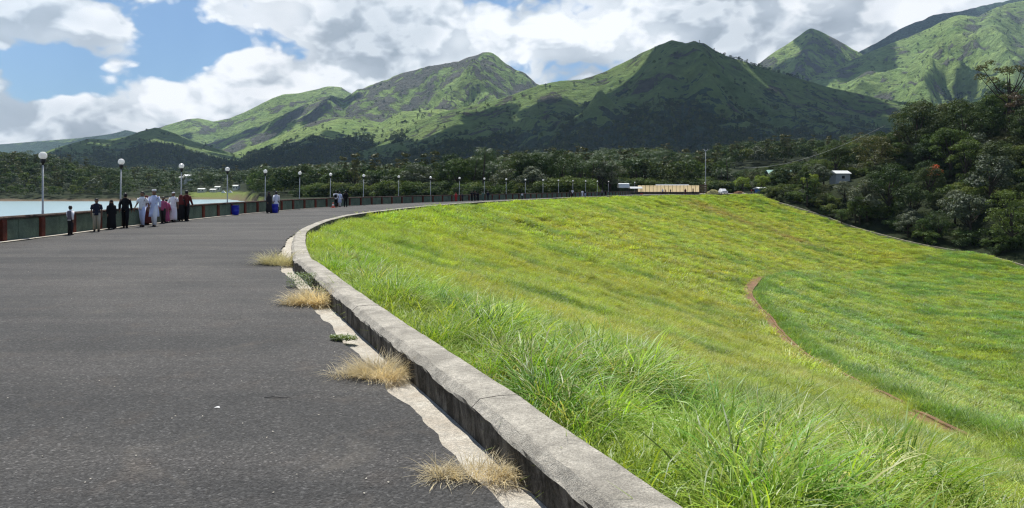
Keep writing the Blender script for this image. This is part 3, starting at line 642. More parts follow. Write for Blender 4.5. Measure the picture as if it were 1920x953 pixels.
mountain('ridge', [(1450, 190), (1560, 125), (1612, 97), (1650, 77), (1684, 56), (1714, 43), (1730, 38), (1751, 28), (1770, 24), (1790, 23), (1811, 19), (1840, 12), (1875, 4), (1898, 0), (1960, -8), (2050, -16), (2300, 60), (2500, 160)],
     5300, 3800, 200, MM_B, seed=21, forest_h=1.1, forest_b=.3, amp=.12, rows=50, jag=.01)
mountain('mountain', [(1350, 225), (1430, 178), (1500, 150), (1552, 131), (1597, 113), (1624, 101), (1669, 82), (1699, 71), (1736, 56), (1762, 43), (1778, 35), (1792, 30), (1810, 30), (1834, 32), (1850, 24), (1867, 15), (1890, 7), (1920, 2), (2000, -12), (2150, -20), (2400, 60), (2600, 160)],
     3900, 2000, 60, MM_A, seed=24, forest_h=.34, forest_b=0, rock_b=.30, amp=.19, rows=120, spurs=((1800, .95, 1720, .5, .1, 40), (1860, .95, 1900, .4, .1, 40), (1640, .95, 1600, .5, .08, 30)))

# ------------------------------------------------------------------ cumulus clouds above the range (they shade the near hills)
m, nt, out = newmat('cloud')
df = N(nt, 'ShaderNodeBsdfDiffuse', inp={0: (.9, .9, .9, 1)}); tr = N(nt, 'ShaderNodeBsdfTransparent')
f = RAMP(nt, NOISE(nt, N(nt, 'ShaderNodeNewGeometry').outputs['Position'], 0.004, 5, .6), [(0.3, .75), (0.55, .97)])
tl = N(nt, 'ShaderNodeBsdfTranslucent', inp={0: (.9, .9, .9, 1)})
ms = N(nt, 'ShaderNodeMixShader', inp={0: .5, 1: df.outputs[0], 2: tl.outputs[0]})
mm = N(nt, 'ShaderNodeMixShader', inp={0: f, 1: tr.outputs[0], 2: ms.outputs[0]}); nt.links.new(mm.outputs[0], out.inputs[0]); M_CLOUD = m
import bmesh
_bm = bmesh.new(); bmesh.ops.create_icosphere(_bm, subdivisions=3, radius=1)
ICO_V = np.array([v.co[:] for v in _bm.verts]); ICO_F = np.array([[v.index for v in f.verts] for f in _bm.faces]); _bm.free()
def cloud(px, Dg, zg, wx, wy, alt, n=26, seed=0):
    """a cumulus whose shadow falls round the ground point seen at pixel column px, distance Dg"""
    r = np.random.default_rng(seed); k = (alt - zg) / sd.z
    cx = (px - 960) / F_PX * Dg + sd.x * k; cy = Dg + sd.y * k
    Vs, Fs = [], []
    for i in range(n):
        a = r.random() * 2 * np.pi; q = math.sqrt(r.random())
        x, y = math.cos(a) * q * wx, math.sin(a) * q * wy
        rad = (0.42 - .25 * q) * min(wx, wy) * r.uniform(.7, 1.2) * (1.0 if i else 1.5)
        V = ICO_V * np.array([1, 1, .55]) * rad
        V = V * (1 + .25 * fbm(ICO_V[:, 0] * 1.5 + i, ICO_V[:, 1] * 1.5 + ICO_V[:, 2], 3, i))[:, None]
        V[:, 2] = np.maximum(V[:, 2], -.18 * rad) + rad * .3 * r.random()
        Fs.append(ICO_F + sum(len(v) for v in Vs)); Vs.append(V + [x, y, 0])
    o = link('cloud', mesh('cloud', np.concatenate(Vs), np.concatenate(Fs), M_CLOUD, True), loc=(cx, cy, alt)); tag(o, kind='structure'); return o
cloud(1000, 1500, 60, 560, 420, 1850, 34, 1)
cloud(1250, 1750, 150, 560, 420, 1900, 34, 2)
cloud(1500, 1900, 150, 520, 420, 1850, 30, 3)
cloud(1150, 1050, 20, 700, 200, 1800, 26, 4)
cloud(700, 1900, 60, 480, 420, 1850, 26, 5)
cloud(360, 2000, 40, 520, 420, 1850, 28, 6)
cloud(120, 1900, 60, 330, 380, 1850, 14, 7)
cloud(1750, 4900, 900, 900, 420, 2600, 26, 8)
cloud(1700, 2500, 250, 620, 330, 1900, 26, 9)
cloud(1540, 3900, 500, 420, 420, 2400, 14, 10)
cloud(450, 3900, 120, 400, 500, 2400, 16, 11)
cloud(1950, 2700, 300, 420, 330, 1900, 16, 12)
cloud(560, 3500, 150, 260, 420, 2350, 14, 13)
cloud(250, 3900, 80, 380, 420, 2350, 14, 14)
cloud(560, 2350, 120, 230, 160, 1900, 12, 15)
cloud(1450, 2150, 250, 330, 260, 1900, 16, 16)
cloud(270, 2450, 120, 380, 260, 1900, 16, 17)

# =================================================================== GRASS
def blades(n, rad, L, wid, lean, seg, seed, droop=1.0, spread=1.0, Lvar=.35):
    """n grass blades as tapered, bent strips growing out of a disc; returns vertices and quads"""
    r = np.random.default_rng(seed); a = r.random(n) * 2 * np.pi; q = np.sqrt(r.random(n)) * rad
    bx, by = np.cos(a) * q, np.sin(a) * q
    az = a + r.normal(0, .9, n) if spread else r.random(n) * 2 * np.pi
    ln = L * (1 - Lvar + 2 * Lvar * r.random(n)); th0 = np.abs(r.normal(0, lean * .6, n)) + q / max(rad, .01) * lean * .5
    cur = droop * (.5 + r.random(n)) * 1.1
    ts = np.linspace(0, 1, seg + 1); P = np.zeros((n, seg + 1, 3)); P[:, 0, 0] = bx; P[:, 0, 1] = by
    for k in range(1, seg + 1):
        th = th0 + cur * ts[k] ** 1.6; h = ln / seg
        P[:, k, 0] = P[:, k - 1, 0] + np.cos(az) * np.sin(th) * h; P[:, k, 1] = P[:, k - 1, 1] + np.sin(az) * np.sin(th) * h
        P[:, k, 2] = P[:, k - 1, 2] + np.cos(th) * h
    sa = az + np.pi / 2 + r.normal(0, .5, n); w = wid * (.6 + .8 * r.random(n))
    wk = np.sin(np.pi * np.clip(ts * .82 + .18, 0, 1)) ** .7; wk[-1] = .06
    off = np.stack([np.cos(sa), np.sin(sa), np.zeros(n)], -1)[:, None, :] * (w[:, None] * wk[None])[..., None] * .5
    V = np.stack([P - off, P + off], 2).reshape(n, -1, 3)
    f = np.array([[2 * k, 2 * k + 1, 2 * k + 3, 2 * k + 2] for k in range(seg)])
    Fq = (f[None] + (np.arange(n) * 2 * (seg + 1))[:, None, None]).reshape(-1, 4)
    return V.reshape(-1, 3), Fq
def proto_col(name, meshes):
    c = bpy.data.collections.new(name)                    # holds prototypes for the scatter nodes
    for i, me in enumerate(meshes):
        o = bpy.data.objects.new(f'{name}', me); c.objects.link(o)
    return c
def scatter(name, pts, rot, scl, idx, cols, coll, nproto):
    """one object whose geometry nodes place the prototypes of a collection on explicit points"""
    n = len(pts); me = bpy.data.meshes.new(name); me.vertices.add(n); me.vertices.foreach_set('co', np.asarray(pts, np.float32).ravel())
    a = me.attributes.new('rot', 'FLOAT_VECTOR', 'POINT'); a.data.foreach_set('vector', np.asarray(rot, np.float32).ravel())
    a = me.attributes.new('scl', 'FLOAT_VECTOR', 'POINT'); a.data.foreach_set('vector', np.asarray(scl, np.float32).ravel())
    a = me.attributes.new('idx', 'INT', 'POINT'); a.data.foreach_set('value', np.asarray(idx, np.int32))
    a = me.attributes.new('tint', 'FLOAT_COLOR', 'POINT'); cc = np.ones((n, 4), np.float32); cc[:, :3] = cols; a.data.foreach_set('color', cc.ravel())
    o = link(name, me); g = bpy.data.node_groups.new(name, 'GeometryNodeTree')
    g.interface.new_socket('Geometry', in_out='INPUT', socket_type='NodeSocketGeometry'); g.interface.new_socket('Geometry', in_out='OUTPUT', socket_type='NodeSocketGeometry')
    gi = g.nodes.new('NodeGroupInput'); go = g.nodes.new('NodeGroupOutput'); ip = g.nodes.new('GeometryNodeInstanceOnPoints')
    ci = g.nodes.new('GeometryNodeCollectionInfo'); ci.inputs[0].default_value = coll; ci.inputs['Separate Children'].default_value = True; ci.inputs['Reset Children'].default_value = True
    def at(nm, ty):
        q = g.nodes.new('GeometryNodeInputNamedAttribute'); q.data_type = ty; q.inputs[0].default_value = nm; return q.outputs['Attribute']
    e2r = g.nodes.new('FunctionNodeEulerToRotation'); g.links.new(at('rot', 'FLOAT_VECTOR'), e2r.inputs[0])
    g.links.new(gi.outputs[0], ip.inputs['Points']); g.links.new(ci.outputs[0], ip.inputs['Instance']); ip.inputs['Pick Instance'].default_value = True
    g.links.new(at('idx', 'INT'), ip.inputs['Instance Index']); g.links.new(e2r.outputs[0], ip.inputs['Rotation']); g.links.new(at('scl', 'FLOAT_VECTOR'), ip.inputs['Scale'])
    g.links.new(ip.outputs[0], go.inputs[0])
    md = o.modifiers.new('scatter', 'NODES'); md.node_group = g; tag(o, kind='stuff'); return o
M_GB = foliage('grass_blades', None, .45, .025, instattr='tint')
tallm = [mesh('grass', *blades(80, .20, L, .017, .46, 6, 40 + i, 1.5, Lvar=.45), M_GB, True) for i, L in enumerate((1.0, 1.15, .9, 1.05))]
midm = [mesh('grass', *blades(90, .34, L, .010, .6, 4, 60 + i, 1.0), M_GB, True) for i, L in enumerate((.42, .5, .36, .46))]
farm = [mesh('grass', *blades(80, .75, L, .030, .75, 3, 80 + i, .9), M_GB, True) for i, L in enumerate((.40, .48, .34))]
CT, CM, CF = proto_col('tall_grass', tallm), proto_col('meadow_grass', midm), proto_col('far_grass', farm)
def slope_points(n, s_lo, s_hi, S_lo, S_hi, seed, pw=1.0):
    r = np.random.default_rng(seed); q = (s_lo + (s_hi - s_lo) * r.random(n)) / .12; S = S_lo + (S_hi - S_lo) * r.random(n) ** pw
    k = np.arange(len(KF)); c = np.c_[np.interp(q, k, KF[:, 0]), np.interp(q, k, KF[:, 1])]; nn = np.c_[np.interp(q, k, KFN[:, 0]), np.interp(q, k, KFN[:, 1])]
    p = c + nn * S[:, None]; i, S2 = near(K1, KN1, p[:, 0], p[:, 1]); z, sB = surf(p[:, 0], p[:, 1], S2)
    z = z + bumps(p[:, 0], p[:, 1], S2) - .05
    # off the drain channel
    _, dd_ = near(DL, DN, p[:, 0], p[:, 1])
    ok = (sB > .5) & (S2 > .42) & ~((np.abs(dd_) < .62) & (p[:, 1] > 40) & (p[:, 1] < DL[-8, 1])) & (p[:, 1] > -6) & (np.abs(p[:, 0]) < p[:, 1] * .78 + 9)
    return p[ok], z[ok], S2[ok]
def jitter_cols(c, r, amt=.18): return c * (1 + r.normal(0, amt, (len(c), 1))) * (1 + r.normal(0, amt * .35, (len(c), 3)))
S_OFF = float(np.hypot(*(np.array(KP[0]) - np.array(KP[2]))))                 # arc length at the camera
# tall rank grass along the kerb
r = np.random.default_rng(3)
p, z, S = slope_points(9500, S_OFF - 6, S_OFF + 34, .78, 7.0, 21, 1.25)
ar = np.hypot(p[:, 0], p[:, 1]); dn = fbm(p[:, 0] / 1.5, p[:, 1] / 1.5, 3, 40); lim = 3.6 + 1.6 * fbm(p[:, 0] / 4, p[:, 1] / 4, 2, 41) + 1.2 * (1 - sstep(6, 12, ar))
prob = (1 - sstep(lim - .8, lim + .6, S)) * (.05 + .95 * sstep(-.08, .16, dn)); hgt = (1 - .35 * sstep(8, 26, p[:, 1])) * (.40 + .72 * sstep(-.2, .35, dn)) * (.62 + .38 * sstep(.5, 1.6, S))
keep_ = r.random(len(p)) < prob; p, z, S, hgt, dn = p[keep_], z[keep_], S[keep_], hgt[keep_], dn[keep_]
cl = grass_colour(p[:, 0], p[:, 1], S * 0 + 5); kk = sstep(-.15, .35, fbm(p[:, 0] / 2.2, p[:, 1] / 2.2, 2, 44))[:, None]
cl = (np.array([.19, .345, .04]) * (1 - kk) + np.array([.34, .49, .06]) * kk); pale = r.random(len(p)) < .20; cl[pale] = (.46, .46, .20)
bl = sstep(.0, .3, fbm(p[:, 0] / 3.1 + 7, p[:, 1] / 3.1, 2, 47))[:, None] * .6; cl = cl * (1 - bl) + np.array([.11, .25, .06]) * bl
n = len(p); wind = R(-9)
rot = np.c_[r.normal(0, .16, n), r.normal(.12, .16, n), r.random(n) * 6.283]
sc = (hgt * r.uniform(.55, 1.0, n))[:, None] * np.array([1, 1, 1.0])
hero = np.array([(1105, 790), (1130, 800), (1290, 880), (1310, 850), (1330, 900), (1480, 900), (860, 640), (900, 600), (760, 545), (700, 500), (1000, 660), (1550, 930), (650, 470)], float)
hp_, hz_ = [], []
for hx_, hy_ in hero:                                        # strongest clumps standing out along the kerb
    Yv = np.arange(3.4, 40, .05); Xv = (hx_ - 960) / F_PX * Yv; _, Sv = near(K1, KN1, Xv, Yv); Sv2 = (Xv - K1[_, 0]) * KN1[_, 0] + (Yv - K1[_, 1]) * KN1[_, 1]; g_ = np.argmax((CAM_H - (hy_ - HZ) / F_PX * Yv) < zslope(Sv2) + .05)
    for _q in range(5): hp_.append((Xv[g_] + r.normal(0, .13), Yv[g_] + r.normal(0, .13))); hz_.append(float(zslope(Sv2[g_])) - .1)
m_ = len(hp_); p = np.r_[p, np.array(hp_)]; z = np.r_[z, hz_]; rot = np.r_[rot, np.c_[r.normal(0, .18, m_), r.normal(.15, .18, m_), r.random(m_) * 6.283]]; sc = np.r_[sc, (r.uniform(.6, .88, m_))[:, None] * np.array([1.05, 1.05, .92])]
cl = np.r_[cl, np.array([.30, .46, .045]) * np.ones((m_, 3))]; n = len(p)
scatter('tall_grass', np.c_[p, z], rot, sc * .84, r.integers(0, 4, n), jitter_cols(cl, r), CT, 4)
# taller bank of grass on the lower side of the drain
r2 = np.random.default_rng(8); n = 900; q = r2.integers(0, len(DL), n); o_ = .75 + 1.6 * r2.random(n) ** 1.5; pb_ = DL[q, :2] + DN[q] * o_[:, None] + r2.normal(0, .15, (n, 2))
_, Sb = near(K1, KN1, pb_[:, 0], pb_[:, 1]); zb = surf(pb_[:, 0], pb_[:, 1], Sb)[0] + bumps(pb_[:, 0], pb_[:, 1], Sb)
scatter('bank_grass', np.c_[pb_, zb], np.c_[r2.normal(0, .1, n), r2.normal(.1, .1, n), r2.random(n) * 6.28], (r2.uniform(.35, .65, n))[:, None] * np.ones(3), r2.integers(0, 4, n), jitter_cols(np.array([.16, .29, .045]) * np.ones((n, 3)), r2), CT, 4)
# clumps of longer grass dotted over the slope
p, z, S = slope_points(16000, S_OFF, Ltot, 4, 76, 66); cn = fbm(p[:, 0] / 2.5, p[:, 1] / 2.5, 3, 70) + .5 * fbm(p[:, 0] / 9, p[:, 1] / 9, 2, 71); q_ = (cn > .20) & (r.random(len(p)) < .75) | (r.random(len(p)) < .03); p, z, S = p[q_], z[q_], S[q_]; n = len(p)
cl = grass_colour(p[:, 0], p[:, 1], S) * .72 + np.array([.0, .03, .01])
scatter('weed_clumps', np.c_[p, z], np.c_[r.normal(0, .2, n), r.normal(.1, .2, n), r.random(n) * 6.28], (r.uniform(.28, .6, n) * (1 + .5 * sstep(40, 150, p[:, 1])))[:, None] * np.array([1.3, 1.3, .85]), r.integers(0, 4, n), jitter_cols(cl, r, .25), CT, 4)
# meadow grass, near
P_, Z_, S_ = [], [], []
for (num, a, b, c, d, sd_) in ((26000, S_OFF - 8, S_OFF + 30, .45, 26, 1), (26000, S_OFF + 26, S_OFF + 70, .45, 30, 2)):
    p, z, S = slope_points(num, a, b, c, d, sd_); P_.append(p); Z_.append(z); S_.append(S)
p, z, S = np.concatenate(P_), np.concatenate(Z_), np.concatenate(S_); n = len(p)
hn = fbm(p[:, 0] / 3.0, p[:, 1] / 3.0, 3, 50)
sc = (r.uniform(.6, 1.05, n) * (.85 + .6 * np.clip(hn, -.4, .6)) * (1 + .15 * sstep(30, 70, p[:, 1])))[:, None] * np.array([1.05, 1.05, 1.0])
scatter('meadow_grass', np.c_[p, z], np.c_[r.normal(0, .12, n), r.normal(.1, .12, n), r.random(n) * 6.283], sc, r.integers(0, 4, n), jitter_cols(grass_colour(p[:, 0], p[:, 1], S), r, .2), CM, 4)
P_, Z_, S_ = [], [], []
for (num, a, b, c, d, sd_) in ((14000, S_OFF + 14, S_OFF + 80, 24, 78, 3), (9000, S_OFF - 2, S_OFF + 40, 22, 70, 6), (34000, S_OFF + 62, Ltot, .45, 78, 4), (5000, S_OFF + 50, Ltot, .45, 6, 5)):
    p, z, S = slope_points(num, a, b, c, d, sd_); P_.append(p); Z_.append(z); S_.append(S)
p, z, S = np.concatenate(P_), np.concatenate(Z_), np.concatenate(S_); n = len(p)
hn = fbm(p[:, 0] / 5.0, p[:, 1] / 5.0, 3, 50)
sc = (r.uniform(.7, 1.2, n) * (.9 + .7 * np.clip(hn, -.4, .6)))[:, None] * np.array([1.1, 1.1, 1.0])
scatter('far_grass', np.c_[p, z], np.c_[r.normal(0, .1, n), r.normal(.1, .1, n), r.random(n) * 6.283], sc, r.integers(0, 3, n), jitter_cols(grass_colour(p[:, 0], p[:, 1], S), r, .2), CF, 3)

# dry tufts and weeds on the road edge
M_DRY = foliage('dry_grass', [(0, (.58, .49, .30)), (1, (.64, .55, .35))], .35, .02, ttint=(1.1, 1.02, .78))
M_DRY2 = foliage('dry_grass_green', [(0, (.46, .42, .22)), (1, (.50, .45, .26))], .35, .02, ttint=(1.05, 1.05, .9))
M_WEED = foliage('weed', [(0, (.13, .20, .035)), (1, (.18, .24, .05))], .35, .05)
def px_ground(px, py, z=0.0):
    Dg = F_PX * (CAM_H - z) / (py - HZ); return ((px - 960) / F_PX * Dg, Dg, z)
for (px, py, rad, L, nb, mat, lab) in (
        (893, 893, .17, .24, 420, M_DRY, 'dry straw coloured grass tuft by the kerb nearest the bottom edge of the photo'),
        (712, 706, .24, .34, 760, M_DRY, 'largest dry straw grass clump leaning on the kerb, in the middle of the road edge'),
        (590, 570, .33, .42, 760, M_DRY, 'dry straw grass clump by the kerb between the two green weed patches'),
        (527, 496, .42, .55, 700, M_DRY2, 'olive straw grass clump by the kerb where the road bends, farthest of the row')):
    Vb, Fb = blades(int(nb * (.8 if py > 800 else 1.1)), rad * .92, L * (.68 if py > 800 else .80), .0028 if py > 600 else .006, .75, 5, int(px), .75, Lvar=.5)
    r5 = np.random.default_rng(int(py)); Vl, Fl = [Vb], [Fb]
    for q5 in range(7):                                      # straggling side tufts
        a5 = r5.random() * 6.28; k5 = r5.uniform(.25, .55); v5, f5 = blades(int(nb * .30), rad * k5, L * r5.uniform(.35, .8), .0028 if py > 600 else .006, 1.0, 4, int(px) + q5, .9, Lvar=.6)
        v5 = v5 + np.array([math.cos(a5) * rad * r5.uniform(.6, 1.35), math.sin(a5) * rad * r5.uniform(.5, 1.0), 0]); Fl.append(np.asarray([list(g5) + [0] * (0) for g5 in f5]) + sum(len(v) for v in Vl)); Vl.append(v5)
    Fb = np.concatenate(Fl) if all(len(f) and f.shape[1] == 4 for f in Fl) else Fb; Vb = np.concatenate(Vl); Vb = Vb * np.array([1.15, .95, .82]); x0, y0, _ = px_ground(px, py)
    o = link('dry_grass_tuft', mesh('dry_grass_tuft', Vb, Fb, mat), loc=(x0, y0, .005)); tag(o, lab, 'grass tuft', 'dry grass tufts along the kerb')
def weed(px, py, rx, ry, n, lab, h=.06, seed=0):
    r = np.random.default_rng(seed); a = r.random(n) * 6.283; q = np.sqrt(r.random(n)); c = np.c_[np.cos(a) * q * rx, np.sin(a) * q * ry, r.random(n) * h + .012]
    az = r.random(n) * 6.283; el = r.normal(.35, .3, n); L = r.uniform(.018, .038, n); Wd = L * .45
    d = np.c_[np.cos(az) * np.cos(el), np.sin(az) * np.cos(el), np.sin(el)]; s_ = np.c_[-np.sin(az), np.cos(az), np.zeros(n)]
    V = np.stack([c, c + d * (L * .5)[:, None] + s_ * Wd[:, None] * .5, c + d * L[:, None], c + d * (L * .5)[:, None] - s_ * Wd[:, None] * .5], 1).reshape(-1, 3)
    x0, y0, _ = px_ground(px, py)
    o = link('weed_patch', mesh('weed_patch', V, np.arange(4 * n).reshape(-1, 4), M_WEED), loc=(x0, y0, .01), rot=(0, 0, -.4)); tag(o, lab, 'weed', 'green weeds on the road edge')
weed(644, 641, .19, .08, 1100, 'small green creeping weed patch on the pale strip beside the largest dry clump', .05, 3)
weed(566, 540, .34, .20, 1900, 'leafy green weed patch against the kerb behind the second dry clump', .26, 4)

# =================================================================== TREES
def leaf_cloud(cl, n_per, leaf, seed, flat=.75, up=.55):
    """cl: clump centres with radius (x,y,z,r). Diamond leaves pointing outward around each clump"""
    r = np.random.default_rng(seed); cl = np.asarray(cl, float); w_ = cl[:, 3] ** 2 / (cl[:, 3] ** 2).sum(); cnt = np.maximum(8, (w_ * n_per * len(cl)).astype(int))
    ci = np.repeat(np.arange(len(cl)), cnt); n = len(ci); d = r.normal(0, 1, (n, 3)); d /= np.linalg.norm(d, axis=1)[:, None]; d[:, 2] = np.where(d[:, 2] < -.35, -d[:, 2], d[:, 2])
    rad = cl[ci, 3] * (.62 + .42 * r.random(n)); c = cl[ci, :3] + d * rad[:, None] * np.array([1, 1, flat])
    nr = d + np.array([0, 0, up]) + r.normal(0, .45, (n, 3)); nr /= np.linalg.norm(nr, axis=1)[:, None]
    t = np.cross(nr, r.normal(0, 1, (n, 3))); t /= np.linalg.norm(t, axis=1)[:, None]; b = np.cross(nr, t)
    L = leaf * r.uniform(.6, 1.3, n)[:, None]; W = L * .55
    V = np.stack([c - t * L * .5, c + b * W * .5 + nr * L * .06, c + t * L * .5, c - b * W * .5 + nr * L * .06], 1).reshape(-1, 3)
    return V, np.arange(4 * n).reshape(-1, 4)
def make_clumps(kind, seed, R_, H):
    r = np.random.default_rng(seed); cl = []
    if kind == 'round':
        for i in range(26):
            a = r.random() * 6.283; e = r.random() ** .7; q = math.sqrt(max(0, 1 - (e * 2 - .9) ** 2 * .8)) * r.uniform(.55, 1)
            cl.append((math.cos(a) * q * R_ * .78, math.sin(a) * q * R_ * .78, H * (.30 + .60 * e), R_ * r.uniform(.20, .36)))
    elif kind == 'layered':
        for k in range(5):
            zz = H * (.35 + .14 * k); rr = R_ * (1.05 - .13 * k)
            for i in range(7):
                a = i * .9 + k + r.random(); q = rr * r.uniform(.35, .95); cl.append((math.cos(a) * q, math.sin(a) * q, zz + r.normal(0, .2), R_ * r.uniform(.18, .32)))
    elif kind == 'tall':
        for i in range(20):
            a = r.random() * 6.283; e = r.random(); q = R_ * .6 * r.uniform(.1, 1) * (1 - .5 * e)
            cl.append((math.cos(a) * q, math.sin(a) * q, H * (.28 + .68 * e), R_ * r.uniform(.18, .33)))
    elif kind == 'open':
        for i in range(15):
            a = r.random() * 6.283; q = R_ * r.uniform(.2, 1); cl.append((math.cos(a) * q, math.sin(a) * q, H * r.uniform(.78, .98), R_ * r.uniform(.13, .24)))
        for i in range(5):
            a = r.random() * 6.283; q = R_ * r.uniform(.1, .6); cl.append((math.cos(a) * q, math.sin(a) * q, H * r.uniform(.5, .75), R_ * r.uniform(.10, .18)))
    elif kind == 'shrub':
        for i in range(14):
            a = r.random() * 6.283; q = R_ * r.uniform(.1, .8); cl.append((math.cos(a) * q, math.sin(a) * q, H * r.uniform(.15, .8), R_ * r.uniform(.28, .45)))
    return cl
def trunk_mesh(kind, seed, R_, H, cl, name='trunk'):
    r = random.Random(seed); b = MB(); top = H * (.82 if kind in ('open', 'tall') else .62); tr = .028 * H if kind != 'open' else .02 * H
    pts = [(r.uniform(-.02, .02) * H * t, r.uniform(-.02, .02) * H * t, top * t) for t in (0, .25, .5, .75, 1)]
    pts[0] = (0, 0, -1.0); b.tube(pts, [tr * 1.3, tr, tr * .85, tr * .6, tr * .3], 7)
    for c in sorted(cl, key=lambda c: -c[3])[:9]:
        t = max(.35, min(.95, c[2] / H - .2)); z0 = top * t; mid = (c[0] * .45, c[1] * .45, z0 + (c[2] - z0) * .35)
        b.tube([(0, 0, z0), mid, (c[0], c[1], c[2])], [tr * .5, tr * .32, tr * .12], 5, False)
    return b
M_BARK = plain('bark', (.050, .040, .032), .9, .1, .4, 1.5, .5, 6)
G_DARK = [(0, (.028, .052, .016)), (.5, (.045, .074, .022)), (1, (.066, .085, .030))]
G_MID = [(0, (.052, .090, .020)), (.5, (.078, .120, .026)), (1, (.11, .135, .034))]
G_YEL = [(0, (.15, .22, .025)), (1, (.22, .26, .035))]
G_GREY = [(0, (.075, .095, .055)), (.5, (.105, .125, .075)), (1, (.13, .145, .09))]
F_DARK = foliage('foliage_dark', G_DARK, .22, .012, grough=.5); F_MID = foliage('foliage_mid', G_MID, .28, .012, grough=.5)
F_YEL = foliage('foliage_yellow', G_YEL, .4, .02); F_GREY = foliage('foliage_grey', G_GREY, .15, .018, grough=.5)
F_RED = foliage('foliage_orange', [(0, (.55, .10, .03)), (1, (.60, .14, .05))], .3, .04)
F_OLIVE = foliage('foliage_olive', [(0, (.065, .078, .022)), (1, (.105, .105, .036))], .22, .02)
M_FRUST = foliage('foliage_rust', [(0, (.11, .07, .03)), (1, (.13, .085, .035))], .22, .05)
PROTO = {}
def tree_kind(key, kind, R_, H, leaf, nper, mat, seed):
    cl = make_clumps(kind, seed, R_, H); tm = trunk_mesh(kind, seed, R_, H, cl).me('trunk', M_BARK, True)
    V, Fq = leaf_cloud(cl, nper, leaf, seed); cm = mesh('crown', V, Fq, mat)
    PROTO[key] = (tm, cm, R_, H); return PROTO[key]
def plant(key, x, y, z, scale, rz, label, group=None, name='broadleaf_tree', cat='tree', sz=None):
    tm, cm, R_, H = PROTO[key]; t = thing(name, label, cat, (x, y, z), rz, group); t.scale = (scale, scale, scale * (sz or 1))
    link('trunk', tm, t); link('crown', cm, t); return t
for i in range(3):
    tree_kind(f'dark{i}', 'round', 5.0 + .4 * i, 10.5 + i, .40, 150, F_DARK, 100 + i)
    tree_kind(f'mid{i}', 'round', 4.6, 10 + .8 * i, .36, 150, F_MID, 110 + i)
    tree_kind(f'grey{i}', 'round', 5.2, 9.5, .46, 130, F_GREY, 120 + i)
tree_kind('layer0', 'layered', 6.0, 10, .34, 110, F_OLIVE, 130); tree_kind('layer1', 'layered', 5.4, 11, .34, 110, F_MID, 131)
tree_kind('tall0', 'tall', 3.2, 14, .36, 150, F_DARK, 140); tree_kind('tall1', 'tall', 3.4, 13, .36, 150, F_OLIVE, 141)
tree_kind('open0', 'open', 5.4, 16, .34, 120, F_OLIVE, 150); tree_kind('open1', 'open', 4.8, 15, .34, 110, M_FRUST, 151)
tree_kind('yellow', 'round', 4.2, 7.5, .34, 150, F_YEL, 160); tree_kind('orange', 'shrub', 2.2, 4.4, .26, 90, F_RED, 161)
tree_kind('shrub0', 'shrub', 2.2, 2.8, .26, 110, F_MID, 170); tree_kind('shrub1', 'shrub', 2.0, 2.6, .28, 110, F_DARK, 171)
def palm_mesh(seed, H=9.0):
    r = random.Random(seed); b = MB(); lean = (r.uniform(-1, 1), r.uniform(-1, 1))
    b.tube([(0, 0, -.5), (lean[0] * .2, lean[1] * .2, H * .4), (lean[0], lean[1], H)], [.2, .15, .11], 6)
    V, Fs = [], []
    for k in range(17):
        a = k * 2.4 + r.random() * .4; el = r.uniform(.1, 1.15); P = []; c = Vector((lean[0], lean[1], H)); L = r.uniform(3.0, 3.8)
        for j in range(7):
            P.append(c.copy()); th = el - j * .34; c = c + Vector((math.cos(a) * math.cos(th), math.sin(a) * math.cos(th), math.sin(th))) * L / 6
        s = Vector((-math.sin(a), math.cos(a), 0))
        for j in range(1, 6):
            for sg in (-1, 1):
                for h in (0, .5):
                    q = P[j].lerp(P[j + 1], h); tip = q + s * sg * (.85 * math.sin(.5 + j * .42)) + (P[j + 1] - P[j]) * .7 + Vector((0, 0, -.35)); w_ = (P[j + 1] - P[j]) * .28
                    n0 = len(V); V += [q, q + w_, tip]; Fs.append((n0, n0 + 1, n0 + 2))
    return b.me('trunk', M_BARK, True), mesh('crown', V, Fs, F_PALM)
F_PALM = foliage('foliage_palm', [(0, (.030, .055, .018)), (1, (.060, .09, .03))], .2, .018, grough=.45)
for i in range(3):
    tm, cm = palm_mesh(200 + i, 9 + i); PROTO[f'palm{i}'] = (tm, cm, 3.5, 9 + i)

# --- wooded hillside right of the dam: hand placed trees first (pixel column, metres beyond the edge) then the rest
def hill_at(px, b):
    """point of the hillside b metres beyond the edging, seen at pixel column px"""
    j = np.arange(len(B1)); x, y, z = hill_z(j, np.full(len(B1), float(b))); c = 960 + F_PX * x / y
    ok = np.where((c[:-1] <= px) & (c[1:] > px) & (y[:-1] > 20))[0]
    k = ok[0] if len(ok) else int(np.abs(c - px).argmin()); return float(x[k]), float(y[k]), float(z[k])
def hill_ray(px, py, d0=150.):
    Y = np.arange(d0, 330, .5); X = (px - 960) / F_PX * Y; j, b = near(B1, BN, X, Y); z = hill_z(j, np.maximum(b, 0))[2]; ok = (b > 1) & (z > CAM_H - (py - HZ) / F_PX * Y)
    return float(Y[np.argmax(ok)]) if ok.any() else 260.0
D_SHED, D_GREEN = hill_ray(1581, 343), hill_ray(1470, 341)
print('shed', D_SHED, 'green', D_GREEN)
def hd(key, px, Dg, scale, label, name='broadleaf_tree', cat='tree', dz=0):
    x = (px - 960) / F_PX * Dg; j, b = near(B1, BN, x, Dg); z = float(hill_z(j, np.maximum(b, 0))[2][0]); TAKEN.append((x, Dg, PROTO[key][2] * scale * .45)); return plant(key, x, Dg, z + dz, scale, random.random() * 6.28, label, None, name, cat)
HG = 'trees of the wooded hillside right of the dam'
TAKEN = []
